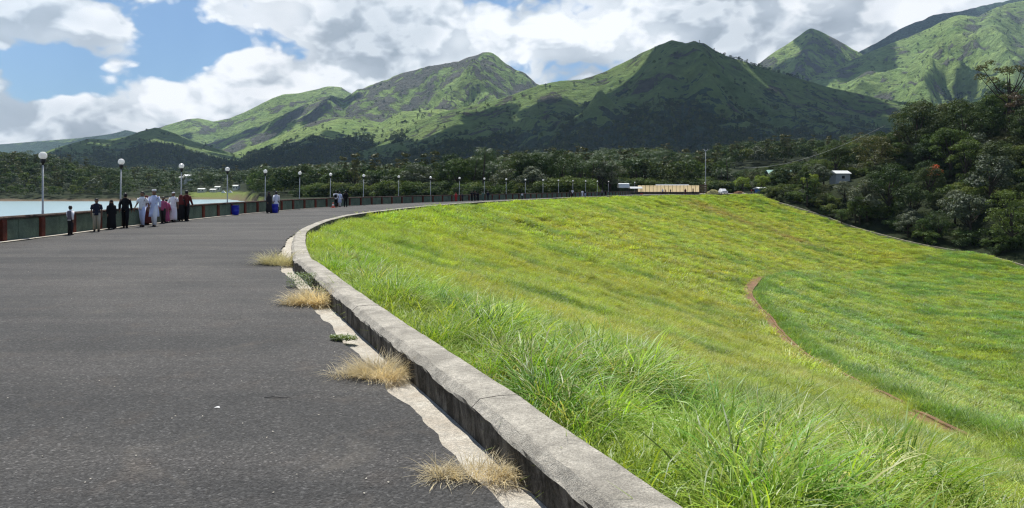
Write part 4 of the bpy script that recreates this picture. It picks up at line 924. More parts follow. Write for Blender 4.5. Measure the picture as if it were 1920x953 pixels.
def hp(key, px, b, scale, label, name='broadleaf_tree', sz=None, dz=0, cat='tree'):
    x, y, z = hill_at(px, b); TAKEN.append((x, y, PROTO[key][2] * scale * .45)); return plant(key, x, y, z + dz, scale, random.random() * 6.28, label, None, name, cat, sz)
hp('open0', 1893, 64, 1.5, 'tall open tree with a flat spreading top on the skyline at the right edge')
hp('open1', 1935, 60, 1.05, 'thin rusty leaved tree beside the tall flat topped tree at the right edge')
hp('tall0', 1722, 62, 1.05, 'dark narrow tree standing up on the skyline left of the higher crowns')
hp('tall1', 1737, 64, 1.15, 'tallest dark pointed tree on the left shoulder of the wooded skyline')
hp('tall0', 1792, 66, 1.0, 'lone dark upright tree on the skyline left of the big rounded crowns')
hp('dark1', 1850, 58, 1.25, 'broad dark crown just below the flat topped skyline tree')
hp('grey0', 1640, 6, 1.0, 'grey leaved rounded tree at the grass edge below the white shed')
hp('grey1', 1708, 7, .55, 'small pale grey leaved tree low at the grass edge')
hp('dark2', 1672, 11, 1.05, 'very dark tree behind the small pale grey tree at the grass edge')
hp('grey2', 1820, 9, .95, 'large grey leaved crown above the grass edge toward the right')
hp('grey0', 1870, 22, 1.15, 'highest of the grey leaved crowns near the right edge of the photo')
hp('layer1', 1905, 6, 1.0, 'layered green tree with flat tiers of leaves at the grass edge, far right')
hp('layer0', 1655, 30, 1.2, 'wide layered tree spreading over the roof of the white shed')
hp('layer1', 1600, 34, 1.1, 'layered green tree just left behind the white shed')
hp('orange', 1751, 27, .95, 'tree in orange red blossom in the middle of the dark wood', 'flowering_tree', dz=3.5)
hp('mid1', 1560, 40, 1.1, 'olive brown rounded tree behind the white shed on the hill')
hp('yellow', 1418, 12, .95, 'bright lime green tree left of the pale green roof')
hp('yellow', 1524, 14, .6, 'yellow green bushy tree right of the pale green roof')
hd('dark0', 1466, 205, .36, 'dark rounded tree in front of the pale green roof'); hd('dark2', 1506, 200, .42, 'dark tree masking the right gable of the pale green roof'); hd('layer1', 1612, 172.5, .58, 'flat tiered green tree screening the right side of the white shed'); hd('mid1', 1604, 173.5, .5, 'mid green tree leaning over the right side of the white shed')
hd('yellow', 1428, 212, .62, 'bright yellow green tree between the floodlight mast and the pale green roof'); hd('yellow', 1392, 212, .62, 'yellow green bush left of the bright lime tree beyond the crest'); hd('mid0', 1578, 172.5, .34, 'low green tree in front of the white shed')
hp('tall0', 1528, 3.5, .62, 'dark dense tree hanging over the edging right of the pale green roof')
hp('shrub0', 1455, 3, 1.1, 'low green bush by the edging below the blue hut', 'bush', cat='bush')
hp('shrub0', 1735, 4, 1.0, 'green bush with long leaves at the foot of the dark wood', 'bush', cat='bush')
hp('mid0', 1790, 38, 1.25, 'large mid green crown in the upper middle of the wooded hill')
kinds = ['dark0', 'dark1', 'dark2', 'mid0', 'mid1', 'mid2', 'grey1', 'layer0', 'tall1', 'dark0', 'dark2', 'mid2']
LB = {'dark': 'dark green broadleaf tree packed in the wooded hillside right of the dam', 'mid0': 'mid green broadleaf tree packed in the wooded hillside right of the dam',
      'grey': 'grey leaved tree packed in the wooded hillside right of the dam', 'laye': 'flat tiered olive tree in the wooded hillside right of the dam', 'tall': 'narrow upright tree in the wooded hillside right of the dam',
      'mid1': 'mid green broadleaf tree packed in the wooded hillside right of the dam', 'mid2': 'mid green broadleaf tree packed in the wooded hillside right of the dam'}
rr = random.Random(9); cnt = 0
for tries in range(9000):
    j = rr.randrange(0, len(B1) - 20); b = 3 + 110 * rr.random() ** 1.25
    x, y, z = (float(q) for q in hill_z(np.array(j), np.array(b))); px = 960 + F_PX * x / y
    if y < 60 or px < 1395 or px > 2080: continue
    if px < 1475 and b < 14: continue
    zz = rr.uniform(.62, 1.0) * (1 + .2 * min(1, b / 40)) * (.7 if px < 1560 else 1)
    if b < 7: zz *= .7
    if 1425 < px < 1505 and y < D_GREEN: zz *= .5
    zz *= 1.0 + .25 * (b > 45) * (px > 1640)
    if any((x - a) ** 2 + (y - c) ** 2 < (s_ + 1.75 * zz) ** 2 for a, c, s_ in TAKEN): continue
    key = rr.choice(kinds)
    if px > 1552 and px < 1612 and D_SHED - 12 < y < D_SHED + 8: continue
    if px > 1425 and px < 1505 and D_GREEN - 12 < y < D_GREEN + 8: continue
    if px > 1545 and px < 1620 and y < D_SHED: zz *= .62            # the clearing round the shed
    TAKEN.append((x, y, 1.6 * zz)); plant(key, x, y, z - .3, zz, rr.random() * 6.28, LB.get(key[:4]).replace('wooded hillside right of the dam', f"{'lower' if b < 18 else 'middle' if b < 48 else 'upper'} wood {'behind the houses' if px < 1500 else 'round the white shed' if px < 1630 else 'left of the orange blossom' if px < 1745 else 'right of the orange blossom' if px < 1850 else 'at the right edge'}").replace('packed ', ''), HG); cnt += 1
    if cnt >= 225: break
sh = 0
for k in range(90):                                            # undergrowth along the edging
    j = rr.randrange(bs0 + 4, len(B1) - 30); b = rr.uniform(1.4, 9); x, y, z = (float(q) for q in hill_z(np.array(j), np.array(b)))
    if y < 70: continue
    key = rr.choice(('shrub0', 'shrub1')); t = plant(key, x, y, z, rr.uniform(.5, 1.15), rr.random() * 6, 'low green bush in the undergrowth along the pale edging of the grass slope', 'bushes along the edging', 'bush', 'bush'); sh += 1
CHL = proto_col('hill_crown', [PROTO[k][1] for k in ('dark0', 'mid0', 'dark1', 'mid2', 'grey1', 'layer0', 'shrub0', 'shrub1')])
r = np.random.default_rng(31); n = 7800; jj = r.integers(0, len(B1) - 12, n); jj[5200:] = r.integers(0, int(np.argmin(np.abs(B1[:, 1] - 212))), n - 5200); bb_ = 5 + 163 * r.random(n) ** 1.1; x, y, z = hill_z(jj, bb_); px = 960 + F_PX * x / y
back_ = (bb_ > 42) | (y > 222); lowb = (px > 1425) & (px < 1620) & (bb_ < 26) & (y < 222); pxo = (px > 1150) & (px < 2150) & (y > 55)
hx, hy = np.array([(1475 - 960) / F_PX * D_GREEN, (1582 - 960) / F_PX * D_SHED]), np.array([D_GREEN, D_SHED]); 
for a_, c_ in zip(hx, hy): pxo &= ~((np.abs(x / y - a_ / c_) < .04) & (y < c_ + 9) & (y > c_ - 24))
pxo &= (r.random(n) < .75) | back_; x, y, z, back_, bb_, lowb = x[pxo], y[pxo], z[pxo], back_[pxo] & ~lowb[pxo], bb_[pxo], lowb[pxo]; n = len(x)
ki = np.where(back_, r.integers(0, 6, n), r.choice([6, 7, 6, 7, 0, 2], n)); ki = np.where(lowb, 6 + (ki % 2), ki); sc = np.where(lowb, r.uniform(.4, .8, n), np.where(ki >= 6, r.uniform(.8, 1.6, n), np.where(back_, r.uniform(.5, .85, n), r.uniform(.3, .5, n))))
scatter('hillside_undergrowth', np.c_[x, y, z - .4 - 1.2 * (ki < 6) * sc * 2], np.c_[np.zeros(n), np.zeros(n), r.random(n) * 6.28], sc[:, None] * np.ones(3), ki, np.ones((n, 3)), CHL, 8)
print('hill trees', cnt, 'shrubs', sh, 'under', n)

# --- valley wood beyond the reservoir and behind the parapet
def low(key, kind, R_, H, leaf, nper, mat, seed):
    cl = make_clumps(kind, seed, R_, H); V, Fq = leaf_cloud(cl, nper, leaf, seed); PROTO[key] = (PROTO['dark0'][0], mesh('crown', V, Fq, mat), R_, H)
for i in range(2):
    low(f'fdark{i}', 'round', 4.8, 10.5, .85, 26, F_DARK, 300 + i); low(f'fmid{i}', 'round', 4.6, 10, .8, 26, F_MID, 310 + i)
low('fgrey', 'round', 4.4, 9, .85, 24, F_GREY, 320); low('ftall', 'tall', 3.3, 14, .8, 26, F_OLIVE, 321)
FK = ['fdark0', 'fdark1', 'fmid0', 'fmid1', 'fgrey', 'ftall', 'palm0', 'palm1', 'palm2']
CFOR = proto_col('forest_tree', [PROTO[k][1] for k in FK])
r = np.random.default_rng(77)
n = 60000; px = r.uniform(-420, 1720, n); Dg = np.sqrt(r.uniform(70 ** 2, 1150 ** 2, n)); x = (px - 960) / F_PX * Dg
z = valley_z(px, Dg); _, sp_ = near(P1, PN1, x, Dg); sh_ = np.interp(px, SHX, SHD); u = Dg - sh_
endz_ = (Dg > 196) & (x > 20)
z = np.where(endz_ & (Dg < 330) & (x > 0), np.minimum(z, -.06 + sstep(255, 330, Dg) * (z + .1)), z)
_, sB_ = near(B1, BN, x, Dg)
ok = (z > -4.8) & (u > 14) & ((sp_ < -13) | (endz_ & (Dg > 236))) & ~((px > 365) & (px < 468) & (Dg < 522)) & ~((Dg > 230) & (Dg < 520) & (px > 1255) & (px < 1345) & (Dg > 330)) & ((sB_ < -4) | (sB_ > 160) | (Dg > 392))
ok &= ~((px > 1150) & (px < 1320) & (Dg < 244))
ok &= Dg > np.interp(px, [440, 520, 800, 1000, 1150], [300, 265, 215, 165, 185])
px, Dg, x, z, u = px[ok], Dg[ok], x[ok], z[ok], u[ok]
# thin out by a dart throw on a grid
cell = 5.4 + 2.2 * sstep(350, 900, Dg); o_ = r.permutation(len(px)); seen = set(); keep_ = []
for q in o_:
    c = cell[q]; kq = (round(c, 0), int(x[q] / c), int(Dg[q] / c))
    if kq in seen: continue
    seen.add(kq); keep_.append(q)
keep_ = np.array(keep_); px, Dg, x, z, u = px[keep_], Dg[keep_], x[keep_], z[keep_], u[keep_]
pn = fbm(x / 60, Dg / 60, 3, 90) + (.25 if True else 0) * np.exp(-((px - 1130) / 120) ** 2) + .25 * np.exp(-((px - 330) / 120) ** 2)
palm = (pn > .16) & (r.random(len(px)) < .75)
ki = np.where(palm, r.integers(6, 9, len(px)), r.choice([0, 0, 1, 1, 2, 3, 4, 5], len(px)))
scv = r.uniform(.72, 1.2, len(px)) * (1 + .12 * fbm(x / 40, Dg / 40, 2, 91)) * (1 - .35 * (u < 40))
ordv = np.argsort(Dg); nearI = [q for q in ordv if -20 < px[q] < 1500][:150]; isn = np.zeros(len(px), bool); isn[nearI] = True
VG = 'trees of the wood behind the parapet'
VL = {'fdar': 'dark rounded tree in the wood behind the parapet', 'fmid': 'mid green rounded tree in the wood behind the parapet', 'fgre': 'pale grey green tree in the wood behind the parapet',
      'ftal': 'narrow upright tree in the wood behind the parapet', 'palm': 'coconut palm with drooping fronds in the wood behind the parapet'}
LPX = np.array([497, 561, 619, 681, 747, 807, 861, 908, 949, 985, 1018, 1047, 1098, 1141, 1190, 1250, 1321])
LORD = [f'{o} globe lamp' for o in ('fifth', 'sixth', 'seventh', 'eighth', 'ninth', 'tenth', 'eleventh', 'twelfth', 'thirteenth', 'fourteenth', 'fifteenth', 'sixteenth', 'eighteenth', 'twentieth')] + ['low cream awning', 'net screen', 'floodlight mast']
HI = {'fdark0': 'dark0', 'fdark1': 'dark2', 'fmid0': 'mid0', 'fmid1': 'mid1', 'fgrey': 'grey1', 'ftall': 'tall1'}
for q in nearI:
    key = FK[ki[q]]; kk = HI.get(key, key) if Dg[q] < 230 else key
    pl = key.startswith('palm'); li = int(np.argmin(np.abs(LPX - px[q]))); plant(kk, float(x[q]), float(Dg[q]), float(z[q]) - .3, float(scv[q]), r.random() * 6.28, VL[key[:4]].replace('behind the parapet', f'behind the {LORD[li]}'), 'palms of the wood behind the parapet' if pl else VG, 'coconut_palm' if pl else 'broadleaf_tree', 'palm' if pl else 'tree')
f = ~isn; n = int(f.sum()); print('valley trees', n, 'near', Dg[nearI[-1]])
scatter('distant_wood', np.c_[x[f], Dg[f], z[f] - .3], np.c_[np.zeros(n), np.zeros(n), r.random(n) * 6.28], scv[f][:, None] * np.ones(3), ki[f], np.ones((n, 3)), CFOR, 9)

n = 2600; q = r.integers(0, len(nearI), n); q = np.array(nearI)[q]; ux = x[q] + r.normal(0, 5, n); uD = Dg[q] + r.normal(-4, 5, n); upx = 960 + F_PX * ux / uD; uz = valley_z(upx, uD)
ok = (uD > np.interp(upx, [440, 520, 800, 1000, 1150], [288, 255, 205, 158, 178])) & (uz > -3.5) & ~((ux > 20) & (uD < 236)); ux, uD, uz = ux[ok], uD[ok], uz[ok]; n = len(ux)
scatter('wood_undergrowth', np.c_[ux, uD, uz - .3], np.c_[np.zeros(n), np.zeros(n), r.random(n) * 6.28], r.uniform(.8, 1.9, n)[:, None] * np.ones(3), r.choice([6, 7], n), np.ones((n, 3)), CHL, 8)

# --- forest on the mountain flanks
low('mt0', 'round', 5.0, 9.5, 1.7, 9, F_DARK, 400); low('mt1', 'round', 4.6, 9, 1.6, 9, F_MID, 401); low('mt2', 'tall', 3.6, 13, 1.6, 10, F_DARK, 402)
CMT = proto_col('mountain_tree', [PROTO[k][1] for k in ('mt0', 'mt1', 'mt2')])
PT = []
for mi, (V, fo, U, ysil) in enumerate(MT):
    a = V[1:, 1:] - V[:-1, 1:]; b = V[1:, 1:] - V[1:, :-1]; area = np.abs(a[..., 0] * b[..., 1] - a[..., 1] * b[..., 0])
    g = fo[1:, 1:] + .35 * fbm(V[1:, 1:, 0] / 70, V[1:, 1:, 1] / 70, 3, 60) ; wgt = sstep(.50, .66, g) * area * (U[1:, 1:] < 1.02) * (V[1:, 1:, 1] < 3600)
    wgt = wgt + area * .02 * (U[1:, 1:] < 1) * (V[1:, 1:, 1] < 4200)
    nt_ = int(min(26000, wgt.sum() / 105)); fl = (wgt / wgt.sum()).ravel(); ids = r.choice(len(fl), nt_, p=fl); i, j = np.unravel_index(ids, wgt.shape)
    uu, vv = r.random(nt_)[:, None], r.random(nt_)[:, None]
    p = (V[i, j] * (1 - uu) * (1 - vv) + V[i + 1, j] * uu * (1 - vv) + V[i, j + 1] * (1 - uu) * vv + V[i + 1, j + 1] * uu * vv); PT.append(p)
V = MT[0][0]; 
for px_ in np.linspace(1352, 1500, 46):                        # the fringe of trees on the right shoulder of the near mountain
    i = int((px_ - 300) / 5.0); p = V[i, 109] * (1 - .0) + [r.normal(0, 3), -r.random() * 20, -4.6]; PT.append(np.array([p]))
p = np.concatenate(PT); n = len(p); print('mountain trees', n)
p[:, 2] -= 2.2
scatter('mountain_forest', p, np.c_[np.zeros(n), np.zeros(n), r.random(n) * 6.28], r.uniform(.7, 1.35, n)[:, None] * np.ones(3), r.choice([0, 0, 1, 2], n), np.ones((n, 3)), CMT, 3)

# =================================================================== STREET LAMPS
M_POLE = plain('galvanised_pole', (.42, .43, .43), .5, .5, .15, 8, metal=.3); M_BLACK = plain('black_metal', (.02, .02, .02), .5, .4, .2, 8)
m, nt, out = newmat('opal_globe')
_g1 = N(nt, 'ShaderNodeBsdfDiffuse', inp={0: (.92, .92, .90, 1)}); _g2 = N(nt, 'ShaderNodeBsdfTranslucent', inp={0: (.95, .95, .93, 1)}); _g3 = N(nt, 'ShaderNodeMixShader', inp={0: .55, 1: _g1.outputs[0], 2: _g2.outputs[0]})
_g4 = N(nt, 'ShaderNodeBsdfGlossy', inp={0: (.9, .9, .9, 1), 1: .15}); b_ = N(nt, 'ShaderNodeMixShader', inp={0: .06, 1: _g3.outputs[0], 2: _g4.outputs[0]})
nt.links.new(b_.outputs[0], out.inputs[0]); M_GLOBE = m
def lamp_parts():
    p = MB(); p.rings([(0, 0, -.3, .09, .09), (0, 0, .04, .09, .09), (0, 0, .05, .045, .045), (0, 0, 1.0, .042, .042), (0, 0, 1.02, .034, .034), (0, 0, 2.84, .032, .032)], 10)
    c = MB(); c.rings([(0, 0, 2.74, .036, .036), (0, 0, 2.80, .045, .045), (0, 0, 2.84, .085, .085), (0, 0, 2.93, .10, .10), (0, 0, 2.97, .075, .075), (0, 0, 3.0, .07, .07)], 12)
    V = ICO_V * .148 + np.array([0, 0, 3.10]); g = mesh('globe', V, ICO_F, M_GLOBE, True)
    return p.me('pole', M_POLE, True), c.me('collar', M_BLACK, True), g
LP_, LC_, LG_ = lamp_parts()
LAMPS = [(80, 28.5), (225, 35.0), (339, 42.4), (426, 49.9), (497, 57), (561, 64.5), (619, 71), (681, 78), (747, 86), (807, 93), (861, 100), (908, 107), (949, 114), (985, 121), (1018, 128),
         (1047, 135), (1074, 142), (1098, 149), (1120, 156), (1141, 163), (1190, 192), (1321, 206)]
ORD = ['first', 'second', 'third', 'fourth', 'fifth', 'sixth', 'seventh', 'eighth', 'ninth', 'tenth', 'eleventh', 'twelfth', 'thirteenth', 'fourteenth', 'fifteenth', 'sixteenth', 'seventeenth', 'eighteenth', 'nineteenth', 'twentieth']
BES = {0: 'tallest white globe lamp in view, beside the boy at the parapet', 1: 'white globe lamp behind the woman in black and the man in dark clothes', 2: 'white globe lamp rising behind the group in white clothes',
       3: 'white globe lamp just left of the blue barrel', 4: 'white globe lamp left of the pair at the second blue barrel', 6: 'white globe lamp just left of the orange cone', 20: 'white globe lamp beside the pale canopy at the left end of the net screen',
       21: 'small white globe lamp beside the tall floodlight mast'}
lamp0 = None
for i, (px, Dg) in enumerate(LAMPS):
    x, y = (px - 960) / F_PX * Dg, Dg
    if i < 20:
        for _k in range(200):
            g_ = near(P1, PN1, (px - 960) / F_PX * y, y)[1][0] + .26
            if abs(g_) < .04: break
            y *= 1 + (.002 if g_ > 0 else -.002)
        x = (px - 960) / F_PX * y
    lab = BES.get(i) or f'white globe lamp on a grey pole, {ORD[i]} from the left along the parapet'
    if lamp0 is None:
        t = lamp0 = thing('street_lamp', lab, 'street lamp', (x, y, 0), 0, 'globe lamps along the parapet'); link('pole', LP_, t); link('collar', LC_, t); link('globe', LG_, t)
    else:
        t = copy_tree(lamp0); t.location = (x, y, 0); t['label'] = lab
    t.rotation_euler = (random.uniform(-.008, .008), R(.6) + random.uniform(-.008, .008), 0)

# =================================================================== PEOPLE
CM_ = {}
def cloth(name, col, rough=.85):
    if name not in CM_: CM_[name] = plain('cloth_' + name, col, rough, .15, .12, 14, .3, 60)
    return CM_[name]
WHITE = cloth('white', (.80, .80, .84)); PALEB = cloth('pale_blue', (.58, .64, .86)); BLK = cloth('black', (.012, .012, .014)); DARK = cloth('dark', (.03, .028, .03)); NAVY = cloth('navy', (.02, .025, .045))
KHAKI = cloth('khaki', (.38, .34, .26)); GREYC = cloth('grey_violet', (.16, .14, .17)); MAROON = cloth('maroon', (.10, .022, .022)); PINK = cloth('pink', (.42, .10, .20)); RED = cloth('red', (.42, .04, .04)); GREENC = cloth('green', (.10, .16, .13))
SKIN = plain('skin', (.20, .11, .07), .6, .3, .1, 20); HAIR = plain('hair', (.012, .010, .010), .5, .4, .2, 30)
def body_mesh(stride, arm, key):
    """one continuous skinned body 1.7 m tall facing -Y; returns mesh and joints"""
    J = {'pelvis': (0, 0, .93), 'waist': (0, 0, 1.06), 'chest': (0, 0, 1.30), 'neck0': (0, 0, 1.43), 'neck': (0, -.01, 1.49), 'head': (0, -.02, 1.57), 'brow': (0, -.022, 1.635), 'crown': (0, -.01, 1.665)}
    rad = {'pelvis': .13, 'waist': .12, 'chest': .135, 'neck0': .075, 'neck': .052, 'head': .078, 'brow': .082, 'crown': .05}
    E = [('pelvis', 'waist'), ('waist', 'chest'), ('chest', 'neck0'), ('neck0', 'neck'), ('neck', 'head'), ('head', 'brow'), ('brow', 'crown')]
    J['nose'] = (0, -.118, 1.59); rad['nose'] = .012; E.append(('head', 'nose'))
    for s, nm in ((-1, 'l'), (1, 'r')):
        J['ear' + nm] = (s * .088, -.005, 1.59); rad['ear' + nm] = .014; E.append(('head', 'ear' + nm))
        sw = arm * s
        sh = (s * .17, 0, 1.38); el = (s * .235, sw * .10 + .02, 1.12); wr = (s * .245, sw * .22 - .05, .90)
        pm = (s * .245, wr[1] - .015, .835)
        for n_, c, rd in (('sh', sh, .058), ('el', el, .041), ('wr', wr, .027), ('pm', pm, .032)): J[n_ + nm] = c; rad[n_ + nm] = rd
        E += [('chest', 'sh' + nm), ('sh' + nm, 'el' + nm), ('el' + nm, 'wr' + nm), ('wr' + nm, 'pm' + nm)]
        for f, (fx, L) in enumerate(((-.026, .066), (-.009, .078), (.009, .074), (.026, .060))):
            a, b = (pm[0] + fx * .3, pm[1] + fx, pm[2] - .045), (pm[0] - s * .012, pm[1] + fx - .012, pm[2] - .04 - L)
            J[f'f{f}a' + nm] = a; J[f'f{f}b' + nm] = b; rad[f'f{f}a' + nm] = .0095; rad[f'f{f}b' + nm] = .008; E += [('pm' + nm, f'f{f}a' + nm), (f'f{f}a' + nm, f'f{f}b' + nm)]
        J['tha' + nm] = (pm[0] - s * .01, pm[1] - .038, pm[2] + .01); J['thb' + nm] = (pm[0] - s * .015, pm[1] - .055, pm[2] - .035)
        rad['tha' + nm] = .011; rad['thb' + nm] = .009; E += [('pm' + nm, 'tha' + nm), ('tha' + nm, 'thb' + nm)]
        st = stride * s
        hp_ = (s * .085, 0, .88); kn = (s * .095, -st * .20 - .02, .49); an = (s * .10, -st * .34 + .02 + abs(stride) * .03, .085); to = (s * .115, an[1] - .15, .03)
        for n_, c, rd in (('hp', hp_, .088), ('kn', kn, .056), ('an', an, .038), ('to', to, .032)): J[n_ + nm] = c; rad[n_ + nm] = rd
        E += [('pelvis', 'hp' + nm), ('hp' + nm, 'kn' + nm), ('kn' + nm, 'an' + nm), ('an' + nm, 'to' + nm)]
    names = list(J); ix = {k: i for i, k in enumerate(names)}
    me = bpy.data.meshes.new('body'); me.from_pydata([J[k] for k in names], [(ix[a], ix[b]) for a, b in E], []); me.materials.append(SKIN)
    return me, J, [rad[k] for k in names]
def person(x, y, H, face, outfit, top, bottom, label, group=None, stride=.5, arm=.6, hair=True, extra=None, cat='person', lean=0.0):
    t = thing('person', label, cat, (x, y, .016), face, group); k = H / 1.70; t.scale = (k, k, k); t.rotation_euler = (lean, 0, face)
    me, J, rd = body_mesh(stride, arm, 0); o = link('body', me, t)
    md = o.modifiers.new('skin', 'SKIN'); sv = me.skin_vertices[0].data
    for v, r_ in zip(sv, rd): v.radius = (r_, r_)
    sv[0].use_root = True; md.use_smooth_shade = True
    sb = o.modifiers.new('sub', 'SUBSURF'); sb.levels = 1; sb.render_levels = 1
    def limb(names, rr_, mat, nm, n=10):
        b = MB(); b.tube([J[q] for q in names], rr_, n); return b
    if hair:
        b = MB(); b.rings([(0, .03, 1.52, .075, .05), (0, .022, 1.58, .092, .085), (0, .012, 1.645, .093, .097), (0, 0, 1.69, .075, .085), (0, 0, 1.715, .035, .04)], 12); b.build('hair', HAIR, t, True)
    torso = [(0, 0, .84, .175, .125), (0, 0, .95, .168, .122), (0, 0, 1.08, .158, .118), (0, 0, 1.25, .182, .130), (0, 0, 1.36, .190, .122), (0, 0, 1.42, .155, .10), (0, -.005, 1.46, .075, .07)]
    def sleeves(b, longs):
        for nm in 'lr':
            if longs: b.tube([J['sh' + nm], J['el' + nm], J['wr' + nm]], [.076, .062, .048], 10)
            else:
                a, e = Vector(J['sh' + nm]), Vector(J['el' + nm]); b.tube([a, a.lerp(e, .85)], [.078, .072], 10)
    def legs(b, r1=.105, r2=.062):
        for nm in 'lr': b.tube([Vector(J['hp' + nm]) + Vector((0, 0, .08)), J['kn' + nm], Vector(J['an' + nm]) + Vector((0, 0, -.01))], [r1, (r1 + r2) / 2, r2], 10)
    def shoes():
        for nm in 'lr':
            b = MB(); a = J['an' + nm]; b.rings([(a[0], a[1] - .055, 0.0, .046, .135), (a[0], a[1] - .055, .03, .05, .14), (a[0], a[1] - .03, .07, .043, .10), (a[0], a[1], .11, .036, .045)], 10); b.build('shoe', BLK, t, True)
    shoes()
    if outfit in ('shirt', 'shirt_long'):
        b = MB().rings(torso, 16); sleeves(b, outfit == 'shirt_long'); b.build('shirt', top, t, True); b = MB(); legs(b); b.rings([(0, 0, .82, .168, .118), (0, 0, .98, .165, .118)], 14); b.build('trousers', bottom, t, True)
    elif outfit == 'kurta':                                  # knee length tunic over loose trousers
        b = MB().rings([(0, 0, .46, .235, .20), (0, 0, .62, .222, .18), (0, 0, .80, .20, .15)] + torso[1:], 16); sleeves(b, True); b.build('tunic', top, t, True); b = MB(); legs(b, .11, .085); b.build('trousers', bottom, t, True)
    elif outfit == 'lungi':                                   # short sleeved shirt above an ankle length wrap
        b = MB().rings(torso, 16); sleeves(b, False); b.build('shirt', top, t, True)
        b = MB().rings([(0, -.01, .12, .215, .215), (0, 0, .3, .205, .19), (.01, 0, .55, .205, .165), (0, 0, .80, .18, .135), (0, 0, .90, .168, .125)], 18); b.build('wrap_skirt', bottom, t, True)
    elif outfit == 'robe':
        b = MB().rings([(0, 0, .10, .25, .23), (0, 0, .35, .225, .20), (.01, 0, .65, .21, .165)] + torso[1:], 18); sleeves(b, True); b.build('robe', top, t, True)
    elif outfit == 'veil':
        b = MB().rings([(0, 0, .08, .27, .25), (0, 0, .35, .25, .22), (0, 0, .7, .235, .19), (0, 0, .95, .235, .18), (0, 0, 1.2, .25, .17), (0, .01, 1.36, .215, .15), (0, .01, 1.45, .135, .125)], 18); sleeves(b, True); b.build('robe', bottom, t, True)
        b = MB().rings([(0, .03, 1.08, .25, .175), (0, .03, 1.3, .225, .16), (0, .02, 1.44, .14, .135), (0, .022, 1.55, .108, .108), (0, .015, 1.64, .108, .112), (0, .005, 1.70, .085, .09), (0, 0, 1.73, .03, .03)], 18); b.build('head_scarf', top, t, True)
    if extra == 'cap': MB().rings([(0, .005, 1.655, .096, .102), (0, .005, 1.72, .098, .104), (0, .005, 1.735, .08, .085)], 14).build('cap', WHITE, t, True)
    if extra == 'skullcap': MB().rings([(0, .008, 1.65, .092, .10), (0, .006, 1.70, .080, .088), (0, .004, 1.725, .04, .045)], 14).build('cap', WHITE, t, True)
    if extra == 'bag': MB().rings([(0, .17, 1.0, .12, .05), (0, .18, 1.15, .15, .07), (0, .17, 1.34, .12, .06)], 12).build('backpack', BLK, t, True)
    if extra == 'vest': MB().rings([(0, 0, .90, .186, .136), (0, 0, 1.08, .17, .128), (0, 0, 1.30, .195, .142), (0, 0, 1.40, .16, .12)], 16, False).build('waistcoat', GREYC, t, True)
    return t
def pp(px, fy, ty, *a, **k):
    Dg = F_PX * CAM_H / (fy - HZ)
    for _k in range(40):
        if near(P1, PN1, (px - 960) / F_PX * Dg, Dg)[1][0] > .62: break
        Dg *= .992
    return person((px - 960) / F_PX * Dg, Dg, (fy - ty) / F_PX * Dg, *a, **k)
BK, FR = math.pi, 0.0
pp(132, 436.5, 382, BK - .2, 'shirt_long', WHITE, DARK, 'boy in a grey waistcoat and dark trousers leaning toward the parapet, leftmost figure', stride=.05, arm=-.6, extra='vest')
pp(181, 430.5, 369, FR + .5, 'shirt', NAVY, KHAKI, 'person in a dark top and khaki trousers standing at the parapet beside the boy', stride=.15, arm=.2)
pp(209, 427, 373, FR + .7, 'veil', BLK, BLK, 'woman in a black robe and head scarf between the khaki trousered and black clothed figures', stride=.5)
pp(235, 428, 363, BK + .3, 'shirt_long', BLK, BLK, 'person all in black walking left of the white clothed men', stride=.55)
pp(267, 425.8, 360.5, FR - .2, 'shirt', WHITE, PALEB, 'man in a white short sleeved shirt and pale trousers, leftmost of the white clothed men', stride=.3, arm=.9)
pp(275, 421, 367, BK, 'veil', MAROON, MAROON, 'person in dark maroon half hidden between the two leading white clothed men', stride=.2)
pp(289, 425.2, 357.5, FR + .1, 'kurta', PALEB, WHITE, 'man in a long white tunic and a white cap striding in front of the group', stride=.75, arm=.5, hair=False, extra='cap')
pp(306, 417.5, 368, FR, 'shirt_long', PINK, DARK, 'child in a pink top with dark trousers between the two capped men', stride=.2)
pp(312, 416.5, 372, BK, 'robe', PINK, MAROON, 'small figure in magenta just behind the child in the pink top', stride=.2)
pp(325, 416.3, 361, FR - .1, 'lungi', WHITE, WHITE, 'man in a white shirt, long white wrap and skullcap right of the pink clad child', stride=.1, hair=False, extra='skullcap')
pp(339, 414.8, 366, BK + .2, 'veil', MAROON, BLK, 'woman in dark clothes with a reddish scarf behind the man in the white wrap', stride=.3)
pp(350, 415, 357.8, BK - .1, 'shirt_long', MAROON, BLK, 'person in dark red and black, rightmost of the walking group', stride=.3)
pp(504.5, 400.2, 361, FR + .9, 'veil', DARK, DARK, 'woman in dark clothes bending at the second blue barrel', stride=.3)
pp(518, 398.8, 360, BK + .5, 'kurta', WHITE, DARK, 'man in a white and blue tunic standing at the second blue barrel', stride=.35, arm=.4)
pp(630, 389.3, 358.5, BK, 'shirt', WHITE, BLK, 'man in a white shirt with dark trousers beside the orange cone', stride=.1, extra='bag')
pp(637, 388, 359.5, BK - .4, 'kurta', PALEB, WHITE, 'child in pale blue and white between the man at the cone and the dark figure', stride=.2)
pp(648, 388.7, 357.5, BK + .3, 'shirt_long', BLK, BLK, 'tall dark clothed person right of the child in pale blue', stride=.4)
